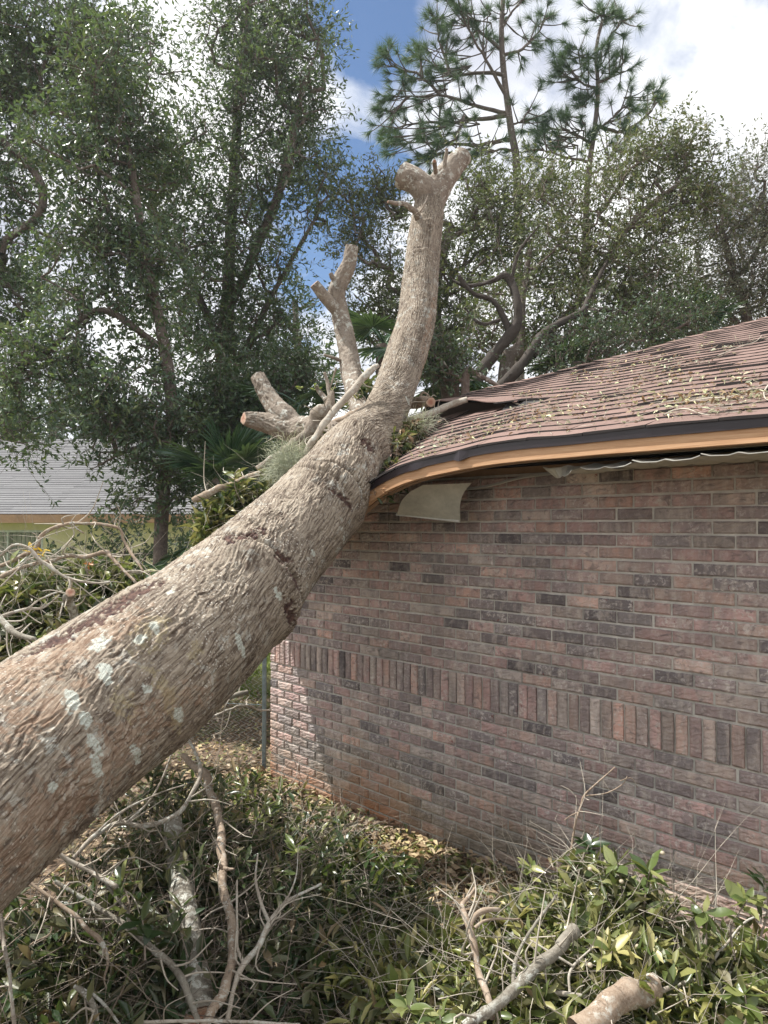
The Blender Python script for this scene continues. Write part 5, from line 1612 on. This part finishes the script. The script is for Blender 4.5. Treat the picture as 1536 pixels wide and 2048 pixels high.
# ------------------------------------------------------------------ trees
def tree(name, label, trunk, blobs, leafmat, barkmat='bark_tree', nattr=160, twigs=9, lpt=11, L=.08, W=.03, r0=.16, seed=0, extra_limbs=(), tl=.45, group=None, bare=0, cat='tree', droop=0.0, pine=False, twmat='twig_dark', stems=()):
    """trunk: list of (px,py,Y); blobs (px,py,rpx,Y). leaves hang on twigs spread through the blobs"""
    r = np.random.default_rng(seed)
    T0 = np.array([at(*p) for p in trunk]); T0[0, 2] = min(T0[0, 2], -.3)
    S = spline(T0, 30)
    nodes = [p for p in S]; parent = [i - 1 for i in range(len(S))]; paths = []
    org = np.array([T0[0, 0], T0[0, 1], 0.])
    root = thing(name, label, cat, tuple(org), group)
    lim = []
    for ex in extra_limbs:
        E = spline(np.array([at(*p) for p in ex]), 16)
        j = int(np.argmin(np.linalg.norm(np.array(nodes) - E[0], axis=1))); pr = j
        for p in E:
            nodes.append(p); parent.append(pr); pr = len(nodes) - 1
    B = [(at(a, b, Y), rp * Y / 1500) for (a, b, rp, Y) in blobs]
    wt = np.array([b[1] ** 2 for b in B]); wt = wt / wt.sum()
    att = []
    for i in range(nattr):
        c, ra = B[r.choice(len(B), p=wt)]
        q = r.normal(size=3); q = q / np.linalg.norm(q) * r.uniform(0, 1) ** .45 * ra * np.array([1, 1.1, 1])
        att.append(c + q)
    att = np.array(att)
    lo = S[int(len(S) * .3)]
    dist = np.min(np.linalg.norm(att[:, None] - np.array(nodes)[None], axis=2), axis=1)
    order = np.argsort(dist)
    term = []
    for i in order:
        a = att[i]; N = np.array(nodes)
        dd = np.linalg.norm(N - a, axis=1) + .9 * np.maximum(0, N[:, 2] - a[2] + .15)
        dd[:6] += 3
        j = int(np.argmin(dd)); n = max(2, int(dd[j] / .35) + 1)
        p0 = N[j]; pr = j; vec = a - p0
        side = r.normal(size=3) * .10 * np.linalg.norm(vec)
        for k in range(1, n + 1):
            t = k / n
            p = p0 + vec * t + side * math.sin(t * math.pi) + np.array([0, 0, -.12 * np.linalg.norm(vec) * math.sin(t * math.pi)]) * (1 if not pine else .6) + r.normal(size=3) * .02
            nodes.append(p); parent.append(pr); pr = len(nodes) - 1
        term.append(pr)
    N = np.array(nodes); par = np.array(parent)
    area = np.full(len(N), .0)
    for t in term: area[t] += .0011 ** 1 if False else 1.0
    area[len(S) - 1] += 3
    for i in range(len(N) - 1, 0, -1):
        if par[i] >= 0: area[par[i]] += area[i]
    scale = r0 / (area[0] ** .45)
    rad = np.maximum(.006, scale * np.maximum(area, .6) ** .45); rad[30:] = np.minimum(rad[30:], r0 * .5)
    # trunk tube
    ch = {}
    V, F, T = tube_grid(N[:30], np.maximum(rad[:30], r0 * np.linspace(1, .35, 30)), 14, lambda s, th, R: R * .12 * pn(np.cos(th) * 3, np.sin(th) * 3, s * 4))
    link('trunk', mesh_np('trunk', V - org, F, True), M[barkmat], root)
    # branches: 5-sided segments
    idx = np.arange(30, len(N)); a = N[par[idx]]; b = N[idx]
    d = b - a; Ls = np.linalg.norm(d, axis=1); ok = Ls > 1e-4; a, b, d, Ls, idx = a[ok], b[ok], d[ok], Ls[ok], idx[ok]
    ax, ay, az = axes_from(d)
    k = 5; th = np.linspace(0, 2 * np.pi, k, endpoint=False)
    r_a = np.minimum(rad[par[idx]], rad[idx] * 1.35); r_b = rad[idx]
    ca = ay[:, None] * np.cos(th)[None, :, None] + az[:, None] * np.sin(th)[None, :, None]
    VA = a[:, None] - (d * .04)[:, None] + ca * r_a[:, None, None]; VB = b[:, None] + ca * r_b[:, None, None]
    V = np.concatenate([VA, VB], 1).reshape(-1, 3); m = len(a)
    j = np.arange(k); Fq = np.stack([j, (j + 1) % k, k + (j + 1) % k, k + j], -1)
    F = (Fq[None] + (np.arange(m) * 2 * k)[:, None, None]).reshape(-1, 4)
    link('branches', mesh_np('branches', V - org, F, True), M[barkmat], root)['kind'] = 'stuff'
    for st_ in stems:
        Q = np.array([[*at(p[0], p[1], p[3]), p[2] * p[3] / 1500 / 2] for p in st_]); Q = spline(Q, 50)
        V, F, T = tube_grid(Q[:, :3], Q[:, 3], 14, bark_disp(.012, .5, seed))
        link('limb', mesh_np('limb', V - org, F, True), M['bark_dark'], root)
    # twigs
    tp = N[term]; tt = np.repeat(tp, twigs, 0); nT = len(tt)
    td = r.normal(size=(nT, 3)) + np.array([0, 0, .25 - droop]); td = norm(td)
    tlen = tl * r.uniform(.5, 1.25, nT)
    if pine:
        return pine_finish(root, org, tt, td, tlen, r, L, W, lpt, leafmat)
    start = tt + r.normal(size=(nT, 3)) * .10
    ax, ay, az = axes_from(td); w = np.full(nT, .0065)
    V1, F1 = inst_mesh(TWIG_V, TWIG_F, start, ax, ay, az, np.stack([tlen, w, w], 1))
    bend = norm(td + r.normal(size=td.shape) * .35)
    ax2, ay2, az2 = axes_from(bend)
    V2, F2 = inst_mesh(TWIG_V, TWIG_F, start + ax * tlen[:, None] * .5, ax2, ay2, az2, np.stack([tlen * .7, w * .7, w * .7], 1))
    link('twigs', mesh_np('twigs', np.vstack([V1, V2]) - org, np.vstack([F1, F2 + len(V1)])), M[twmat], root)['kind'] = 'stuff'
    # leaves
    live = r.uniform(size=nT) > bare
    s0, d0, b0, l0 = start[live], ax[live], ax2[live], tlen[live]
    n = lpt; P = []; D = []
    for q in range(n):
        t = r.uniform(.15, 1.15, len(s0))[:, None]
        along = np.where((r.uniform(size=len(s0)) < .5)[:, None], s0 + d0 * l0[:, None] * t, s0 + d0 * l0[:, None] * .5 + b0 * l0[:, None] * .7 * t)
        P.append(along + r.normal(size=along.shape) * .012)
        D.append(norm(d0 * .6 + r.normal(size=along.shape) * .8 + np.array([0, 0, -droop - .1])))
    P = np.vstack(P); D = np.vstack(D)
    leaves_mesh('crown', P - org, D, L * r.uniform(.6, 1.25, len(P)), W * r.uniform(.7, 1.3, len(P)), M[leafmat], root, None, True)
    return root


def pine_finish(root, org, tt, td, tlen, r, L, W, lpt, leafmat):
    """tufts of long needles at every twig end"""
    nT = len(tt)
    tip = tt + td * tlen[:, None]
    ax, ay, az = axes_from(td); w = np.full(nT, .022)
    V1, F1 = inst_mesh(TWIG_V, TWIG_F, tt, ax, ay, az, np.stack([tlen, w, w], 1))
    link('twigs', mesh_np('twigs', V1 - org, F1), M['twig_dark'], root)['kind'] = 'stuff'
    P = np.repeat(tip, lpt, 0); Dd = np.repeat(td, lpt, 0)
    n = len(P)
    P = P - Dd * (r.uniform(0, .16, n))[:, None]
    d = norm(norm(r.normal(size=(n, 3))) + Dd * 1.0 + np.array([0, 0, -.12]))
    ax, ay, az = axes_from(d)
    V, F = inst_mesh([(0, .5, 0), (0, -.5, 0), (1, 0, 0)], [(0, 1, 2)], P, ax, ay, az, np.stack([L * r.uniform(.7, 1.15, n), np.full(n, W), np.full(n, W)], 1))
    o = link('needles', mesh_np('needles', V - org, F), M[leafmat], root); o['kind'] = 'stuff'
    return root


tree('laurel_oak', 'tall dense oak with a fine leafy crown left of the blue sky gap', [(440, 1120, 13), (430, 900, 13), (450, 700, 13), (462, 450, 13), (478, 200, 13), (500, 0, 13)],
     [(560, 100, 90, 13), (610, 240, 95, 13), (540, 200, 110, 12.5), (480, 60, 100, 13), (650, 330, 62, 13), (570, 400, 100, 12.5), (460, 300, 120, 12.5), (360, 380, 120, 12.5), (410, 500, 120, 12.5), (530, 540, 100, 12.5), (540, 660, 85, 12.5), (470, 720, 90, 12.5), (390, 660, 110, 13), (540, -10, 100, 13), (600, 60, 50, 13), (500, 820, 90, 14), (590, 760, 50, 14)],
     'leaf_oak', nattr=420, twigs=10, lpt=9, L=.105, W=.034, r0=.17, seed=1, tl=.55,
     extra_limbs=[[(450, 640, 13), (560, 380, 12.5), (600, 200, 12.5), (640, 80, 12.5)], [(450, 700, 13), (350, 500, 12.5), (300, 400, 12.3)], [(445, 800, 13), (540, 600, 12.6), (640, 420, 12.6)]])
tree('water_oak', 'slender reddish trunk tree with drooping leafy boughs before the grey roof', [(312, 1135, 9), (325, 1000, 9), (345, 860, 9), (330, 700, 9), (290, 500, 9), (250, 250, 9)],
     [(230, 200, 130, 9), (130, 300, 90, 9), (200, 400, 120, 9), (290, 520, 100, 9), (180, 560, 95, 9), (250, 700, 100, 8.8), (120, 740, 85, 8.8), (300, 840, 85, 8.8), (220, 830, 55, 8.6), (40, 850, 50, 8.5), (380, 830, 60, 9.2), (290, 930, 50, 8.6), (70, 930, 28, 8.5), (380, 930, 50, 9), (210, 1000, 26, 8.8), (300, 1000, 45, 8.8), (390, 1000, 40, 9), (190, 900, 40, 8.7), (440, 880, 50, 9.4), (60, 730, 70, 8.6), (300, 300, 90, 9.4)],
     'leaf_oak', nattr=310, twigs=10, lpt=9, L=.085, W=.032, r0=.085, seed=2, tl=.36, droop=.15,
     extra_limbs=[[(330, 700, 9), (200, 620, 8.8), (100, 700, 8.7), (40, 730, 8.6)], [(340, 880, 9), (260, 900, 8.7), (180, 940, 8.6)]])
tree('live_oak', 'large oak whose dark limbs reach in from the left edge', [(-260, 1100, 11), (-230, 700, 11), (-200, 400, 11), (-150, 100, 11)],
     [(60, 60, 130, 11), (160, 40, 90, 11), (-40, 140, 120, 11), (230, 120, 80, 11), (300, 60, 50, 11.5), (30, 200, 70, 11), (20, 420, 70, 11), (-60, 300, 100, 11), (-80, 560, 120, 11), (20, 640, 70, 11), (30, 900, 50, 10.5), (-60, 750, 100, 11), (150, 150, 100, 11.3), (100, 480, 50, 11), (-20, 540, 40, 11), (360, 130, 50, 12)],
     'leaf_oak', nattr=260, twigs=10, lpt=10, L=.10, W=.034, r0=.13, seed=3, tl=.5,
     extra_limbs=[[(-215, 420, 11), (-40, 235, 11), (100, 224, 11), (190, 240, 11), (260, 238, 11)], [(-220, 520, 11), (-40, 360, 11), (60, 372, 11), (130, 340, 11), (250, 320, 11)], [(-190, 380, 11), (0, 150, 11), (120, 60, 11)], [(-60, 240, 11), (60, 330, 10.8), (85, 420, 10.8), (10, 480, 10.8)]])
tree('background_tree', 'dark leafy tree closing the gap behind the second sawn stem', [(610, 1120, 19), (600, 850, 19), (590, 600, 19)],
     [(600, 720, 90, 19), (520, 780, 110, 19), (620, 640, 50, 19), (420, 900, 110, 20), (560, 880, 90, 19), (300, 900, 80, 21), (480, 960, 90, 20), (360, 1000, 60, 22), (640, 790, 50, 19)],
     'leaf_dark', nattr=110, twigs=10, lpt=9, L=.14, W=.05, r0=.2, seed=4, tl=.7)
tree('bushy_tree', 'olive green leafy tree right behind the upright trunk fork', [(900, 900, 12), (880, 760, 12), (870, 600, 12.2), (900, 450, 12.5)],
     [(770, 400, 50, 12.5), (740, 480, 60, 12.3), (780, 560, 75, 12.3), (730, 620, 60, 12.3), (800, 660, 70, 12), (920, 560, 85, 12), (960, 430, 85, 12.4), (940, 360, 45, 12.5), (900, 660, 90, 11.8), (1010, 500, 90, 12), (1040, 390, 70, 12.4), (760, 360, 30, 12.6), (900, 740, 70, 11.6), (700, 400, 35, 12.4)],
     'leaf_olive', nattr=230, twigs=10, lpt=10, L=.085, W=.028, r0=.13, seed=5, tl=.45)
tree('live_oak', 'broad oak with crooked dark stems rising behind the roof hip', [(985, 860, 10.8), (1010, 760, 10.8), (1040, 700, 10.9), (1045, 600, 10.9), (1060, 500, 11)],
     [(1080, 570, 80, 11.2), (1180, 540, 95, 10.8), (1080, 690, 60, 11.4), (1190, 650, 80, 10.7), (1260, 600, 90, 10.8), (1120, 480, 80, 11), (1200, 420, 80, 11), (1290, 520, 85, 11), (1240, 340, 50, 11.2), (1310, 330, 60, 11.2), (1370, 310, 50, 11.2), (1400, 290, 32, 11.2), (1330, 420, 80, 11.2), (1330, 640, 70, 10.8), (970, 640, 70, 10.5), (1100, 380, 50, 11.2), (1420, 400, 45, 11.2)],
     'leaf_olive', nattr=290, twigs=10, lpt=10, L=.078, W=.027, r0=.11, seed=6, tl=.42,
     twmat='twig', extra_limbs=[[(1040, 720, 10.9), (1160, 600, 11), (1260, 450, 11), (1380, 350, 11.1)], [(1030, 620, 10.9), (1000, 500, 11), (980, 420, 11)]],
     stems=[[(940, 800, 26, 9.4), (962, 745, 24, 9.4), (1000, 695, 22, 9.4), (1026, 662, 24, 9.4), (1035, 640, 18, 9.4), (1034, 600, 15, 9.4), (1022, 565, 16, 9.5), (1008, 550, 14, 9.5), (988, 560, 8, 9.5), (960, 568, 7, 9.5), (930, 572, 5, 9.5), (905, 560, 3, 9.5)],
            [(1020, 665, 14, 9.4), (1005, 630, 11, 9.4), (985, 600, 9, 9.4), (950, 588, 8, 9.4), (930, 570, 7, 9.4), (918, 552, 4, 9.4)], [(965, 805, 22, 9.5), (1030, 745, 22, 9.5), (1065, 700, 20, 9.6), (1090, 665, 16, 9.7), (1160, 625, 12, 9.9), (1175, 600, 10, 10), (1195, 560, 7, 10.1), (1215, 520, 4, 10.2)],
            [(1065, 712, 12, 9.6), (1110, 688, 9, 9.7), (1150, 668, 5, 9.8)], [(1165, 627, 8, 9.9), (1210, 619, 8, 9.9), (1262, 628, 4, 9.9)], [(1000, 640, 6, 9.4), (970, 648, 5, 9.4), (950, 640, 4, 9.4), (930, 615, 2, 9.4)], [(1022, 560, 6, 9.5), (1040, 500, 4, 9.5), (1080, 450, 2, 9.5)]])
tree('scrub_oak', 'sparse grey tree with bare tangled branches at the right edge', [(1530, 900, 12), (1500, 700, 12), (1470, 560, 12), (1440, 450, 12)],
     [(1430, 450, 60, 12), (1500, 520, 70, 12), (1470, 620, 80, 12), (1400, 560, 70, 12), (1510, 360, 30, 12), (1470, 400, 40, 12), (1540, 430, 70, 12), (1400, 650, 60, 12), (1520, 330, 25, 12), (1560, 600, 80, 12)],
     'leaf_grey', nattr=170, twigs=11, lpt=11, L=.07, W=.025, r0=.10, seed=7, tl=.5, bare=.15, twmat='twig')
tree('understory_shrub', 'dark tangled shrubs and vines low behind the torn roof corner', [(930, 900, 8.5), (930, 800, 8.5), (940, 740, 8.5)],
     [(900, 760, 40, 8.5), (940, 775, 22, 8.6), (870, 700, 34, 8.6), (1120, 735, 30, 9.2), (1210, 680, 50, 9.4), (1300, 650, 50, 9.6), (1380, 640, 45, 9.8)],
     'leaf_dark', nattr=95, twigs=10, lpt=8, L=.06, W=.024, r0=.05, seed=8, tl=.28, cat='shrub')
tree('understory_shrub', 'leafy bushes standing along the yellow house wall', [(250, 1230, 11), (250, 1150, 11), (250, 1080, 11)],
     [(190, 1110, 40, 11), (250, 1100, 40, 11), (320, 1120, 35, 11), (130, 1130, 30, 11), (380, 1100, 40, 11), (410, 1030, 35, 10)],
     'leaf_dark', nattr=26, twigs=9, lpt=9, L=.09, W=.035, r0=.04, seed=9, tl=.35, cat='shrub')
tree('understory_shrub', 'dark saplings filling the space behind the sawn side limb', [(470, 1050, 9.5), (480, 900, 9.5), (500, 800, 9.5)],
     [(520, 800, 50, 9.5), (470, 870, 45, 9.5), (560, 770, 40, 9.5), (600, 740, 40, 9.5), (440, 800, 50, 9.5), (520, 900, 40, 9.2)],
     'leaf_dark', nattr=80, twigs=10, lpt=10, L=.085, W=.03, r0=.05, seed=10, tl=.36, cat='shrub')

# pines
PG = 'tall pines against the clouds'


def pine(label, trunk, limbs, tufts, seed, r0=.2, n=95):
    """limbs: px polylines; tufts grow along them"""
    r = np.random.default_rng(seed)
    T0 = np.array([at(*p) for p in trunk]); T0[0, 2] = -.3; S = spline(T0, 40)
    org = np.array([T0[0, 0], T0[0, 1], 0.]); root = thing('pine_tree', label, 'pine tree', tuple(org), PG)
    V, F, T = tube_grid(S, np.linspace(r0, r0 * .22, 40), 12, lambda s, th, R: R * .1 * pn(np.cos(th) * 3, np.sin(th) * 3, s * 3))
    link('trunk', mesh_np('trunk', V - org, F, True), M['bark_pine'], root)
    tp, td = [], []
    for lb in limbs:
        C = np.array([at(*p) for p in lb]); C = spline(C, 16)
        C = C + np.cumsum(r.normal(size=C.shape) * .018, 0)
        L = np.sum(np.linalg.norm(np.diff(C, axis=0), axis=1))
        V, F, T = tube_grid(C, np.linspace(.022 + .012 * L, .012, 16), 7); V = V - org; link('limb', mesh_np('limb', V, F, True), M['bark_pine'], root)
        m = int(4 + L * 7)
        for q in range(m):
            i = int(r.uniform(4, 16)); i = min(i, 15); base = C[i]
            d = norm(T[i] * .8 + r.normal(size=3) * .8 + np.array([0, 0, .2])); l = r.uniform(.2, .85) * (1.1 if i < 14 else .5)
            tip = base + d * l
            cc = spline(np.array([base, base + d * l * .5 + np.array([0, 0, -.05 * l]), tip]), 5)
            tp.append((cc, d))
        tp.append((np.array([C[-2], C[-1]]), norm(C[-1] - C[-2])))
    for (px, py, Y, m, sp) in tufts:
        c = at(px, py, Y)
        for q in range(m):
            tip = c + r.normal(size=3) * sp * Y / 1500
            j = np.argmin(np.linalg.norm(S - tip, axis=1)); st = c + (S[j] - c) * .5
            cc = spline(np.array([st, (st + tip) / 2 + np.array([0, 0, -.08]), tip]), 6); tp.append((cc, norm(tip - st + np.array([0, 0, .3]))))
    Vs, Fs, base = [], [], 0
    for cc, d in tp:
        if len(cc) < 3: continue
        V, F, _ = tube_grid(cc, np.linspace(.020, .010, len(cc)), 4); Vs.append(V); Fs.append(F + base); base += len(V)
    link('twigs', mesh_np('twigs', np.vstack(Vs) - org, np.vstack(Fs)), M['twig_dark'], root)['kind'] = 'stuff'
    tips = np.array([c[-1] for c, d in tp]); dirs = np.array([d for c, d in tp])
    P = np.repeat(tips, n, 0); D = np.repeat(dirs, n, 0); N = len(P)
    P = P - D * (r.uniform(0, .14, N) ** 1.0)[:, None]
    d = norm(norm(r.normal(size=(N, 3))) * .75 + D * .85 + np.array([0, 0, -.22]))
    ax, ay, az = axes_from(d)
    V, F = inst_mesh([(0, .5, 0), (0, -.5, 0), (1, 0, 0)], [(0, 1, 2)], P, ax, ay, az, np.stack([.33 * r.uniform(.6, 1.1, N), np.full(N, .010), np.full(N, .010)], 1))
    o = link('needles', mesh_np('needles', V - org, F), M['needle'], root); o['kind'] = 'stuff'
    return root


Yp = 19.0


def pl(pts, Y=Yp, j=0.0): return [(a, b, Y + j * i) for i, (a, b) in enumerate(pts)]


pine('taller pine with long tiered branches, nearer the blue sky gap', pl([(1040, 1150), (1035, 400), (1022, 260), (1008, 150), (1003, 60), (1010, -60), (1015, -150)]),
     [pl([(1018, 228), (960, 215), (900, 190), (850, 190), (790, 195)]), pl([(1018, 228), (950, 240), (900, 250), (830, 250), (760, 275)], j=.3), pl([(1010, 190), (975, 130), (940, 60), (920, 20)], j=-.2), pl([(1008, 150), (960, 145), (900, 150), (860, 120), (830, 110)], j=.2),
      pl([(1003, 100), (950, 60), (910, 10), (880, -20)]), pl([(1005, 110), (1040, 90), (1070, 60), (1095, 20)], j=.2), pl([(1003, 60), (1030, 20), (1060, -20)]), pl([(1025, 280), (960, 290), (900, 285), (850, 280), (780, 290)], j=.2),
      pl([(1022, 250), (1040, 240), (1052, 215)]), pl([(930, 230), (900, 280), (840, 310)]), pl([(880, 190), (850, 160), (800, 140), (780, 110)]), pl([(940, 300), (900, 310), (860, 315)]), pl([(1028, 300), (990, 300), (950, 305)], j=-.3), pl([(900, 150), (880, 90), (870, 40)], j=.2), pl([(820, 195), (790, 220), (765, 215)])],
     [(905, 60, Yp, 8, 30), (880, 130, Yp, 8, 28), (1020, 30, Yp, 7, 30), (960, 30, Yp, 7, 35), (820, 150, Yp, 5, 25), (780, 190, Yp, 5, 22), (765, 270, Yp, 5, 22), (900, 260, Yp, 6, 25)], 31, .2)
pine('narrower pine with a bare forked tip, right of the taller one', pl([(1160, 1150), (1172, 450), (1178, 340), (1190, 250), (1196, 180), (1192, 100), (1205, 40)]),
     [pl([(1192, 100), (1215, 70), (1240, 30)]), pl([(1190, 250), (1240, 265), (1280, 240), (1318, 195)], j=.2), pl([(1185, 290), (1150, 270), (1110, 255), (1070, 260)], j=.2), pl([(1196, 180), (1150, 165), (1110, 145)]), pl([(1196, 170), (1230, 150), (1250, 120)]),
      pl([(1180, 320), (1140, 310), (1100, 290), (1070, 290)], j=-.2), pl([(1185, 270), (1220, 230), (1255, 200)], j=-.2), pl([(1193, 120), (1170, 110), (1155, 95)]), pl([(1175, 350), (1210, 330), (1230, 300)])],
     [(1215, 20, Yp, 9, 20), (1195, 20, Yp, 6, 18), (1150, 120, Yp, 8, 16), (1190, 160, Yp, 14, 30), (1160, 190, Yp, 10, 28), (1210, 130, Yp, 7, 22), (1130, 270, Yp, 10, 28), (1090, 270, Yp, 7, 20), (1150, 240, Yp, 9, 26), (1180, 300, Yp, 6, 26), (1120, 310, Yp, 6, 25), (1300, 200, Yp, 5, 14), (1110, 150, Yp, 4, 12)], 32, .17)
pine('pine mostly hidden behind the big oak at the left edge', pl([(-120, 1150), (-100, 600), (-90, 200), (-80, -100)], 15),
     [pl([(-95, 300), (0, 200), (60, 160)], 15), pl([(-95, 400), (0, 330), (75, 310)], 15), pl([(-98, 600), (-20, 560), (30, 540)], 15), pl([(-95, 520), (20, 540), (90, 570)], 15)],
     [(60, 160, 15, 6, 25), (70, 310, 15, 5, 20), (20, 545, 15, 6, 25), (95, 570, 15, 4, 16)], 33, .2)


# ------------------------------------------------------------------ palms
def frond_mesh(n=34, L=.8, seed=0):
    r = np.random.default_rng(seed); V = []; F = []
    for i in range(n):
        a = (i / (n - 1) - .5) * math.radians(250)
        l = L * (1 - .25 * abs(i / (n - 1) - .5) * 2) * r.uniform(.92, 1.05)
        d = np.array([math.cos(a), math.sin(a), 0]); p = np.array([-math.sin(a), math.cos(a), 0])
        w = l * math.radians(250) / n * .36
        b = len(V); dr = r.uniform(.12, .30)
        for t, ww in ((0, .02), (.45, 1.0), (.75, .75), (1.0, .05)):
            z = -dr * t ** 2 * l - .05 * abs(math.sin(a)) * t
            c = d * l * t + np.array([0, 0, z])
            V += [c + p * w * ww, c + np.array([0, 0, -.018 * ww]), c - p * w * ww]
        for q in range(3):
            k = b + q * 3; F += [(k, k + 1, k + 4, k + 3), (k + 1, k + 2, k + 5, k + 4)]
    me = mesh_np('frond', np.array(V), F); me.materials.append(M['palm']); return me


FR = [frond_mesh(seed=q) for q in range(4)]


def palm(label, px, py, Y, n=10, size=1.0, trunk=True, seed=0, face=None):
    r = random.Random(seed); c = at(px, py, Y); org = np.array([c[0], c[1], 0.])
    root = thing('palmetto_palm', label, 'palm', tuple(org), 'fan palms among the trees')
    if trunk:
        C = spline(np.array([[*c[:2], -.2], [c[0], c[1], c[2]]]), 10); V, F, T = tube_grid(C, np.full(10, .11), 12, lambda s, th, R: R * .2 * pn(np.cos(th) * 4, np.sin(th) * 4, s * 12))
        link('trunk', mesh_np('trunk', V - org, F, True), M['bark_tree'], root)
    for i in range(n):
        az = i * 2.4 + r.uniform(-.2, .2); el = r.uniform(-.5, 1.1)
        d = np.array([math.cos(az) * math.cos(el), math.sin(az) * math.cos(el), math.sin(el)])
        if face is not None: d = norm(d * .7 + np.array(face))
        st = r.uniform(.35, .7) * size
        C = spline(np.array([c, c + d * st * .6 + np.array([0, 0, .04]), c + d * st]), 6); V, F, T = tube_grid(C, np.linspace(.014, .008, 6), 5)
        stem = link('stalk', mesh_np('stalk', V - org, F, True), M['palm'], root)
        o = link('frond', FR[r.randrange(4)], None, root); o.location = tuple(c + d * st - org)
        dv = Vector(d); up = Vector((0, 0, 1)) if abs(d[2]) < .95 else Vector((1, 0, 0))
        y = up.cross(dv).normalized(); z = dv.cross(y)
        from mathutils import Matrix
        o.rotation_mode = 'QUATERNION'; o.rotation_quaternion = Matrix((dv, y, z)).transposed().to_quaternion(); o.scale = (size,) * 3
    return root


palm('fan palm just left of the upright trunk, below the olive tree', 770, 690, 8.6, 9, .6, True, 1)
palm('blue green fan palm by the thick sawn side limb', 450, 965, 8.2, 7, .66, False, 2, (0, -.3, .5))
palm('low fan palm spreading above the trunk, before the yellow wall', 350, 1110, 8.4, 6, .85, False, 3, (.5, -.3, .0))
palm('fan palm low behind the torn roof corner', 1120, 745, 9.6, 8, .55, True, 4)
palm('fan palm farthest right behind the roof slope', 1390, 665, 10.5, 8, .6, True, 5)
palm('shaded fan palm between the two upright stems', 600, 810, 8.4, 7, .6, False, 6)
palm('dim fan palm directly right of the trunk above the logs', 900, 760, 9.0, 7, .55, True, 7)

tree('distant_tree', 'hazy trees rising beyond the grey roof of the yellow house', [(120, 1080, 34), (110, 900, 34), (100, 760, 34)],
     [(60, 860, 70, 34), (150, 850, 80, 34), (250, 870, 70, 34), (0, 820, 60, 35), (340, 880, 70, 34), (-60, 850, 80, 34), (440, 900, 60, 34)],
     'leaf_dark', nattr=150, twigs=12, lpt=9, L=.25, W=.10, r0=.3, seed=41, tl=1.2)

# ------------------------------------------------------------------ thin volume added to imitate a lens flare veil over the trees
hz = MB(); hz.box((-30, -3, -1.3), (26, 52, 21))
m_ = bpy.data.materials.new('flare_veil'); m_.use_nodes = True; nt_ = m_.node_tree; nt_.nodes.clear()
o_ = nt_.nodes.new('ShaderNodeOutputMaterial'); v_ = nt_.nodes.new('ShaderNodeVolumePrincipled')
v_.inputs['Color'].default_value = (.86, .93, 1, 1); v_.inputs['Density'].default_value = .0009; v_.inputs['Anisotropy'].default_value = .3
nt_.links.new(v_.outputs[0], o_.inputs['Volume'])
tag(hz.build('flare_haze', m_), 'added thin veil imitating lens flare over the yard', None, None, 'stuff')
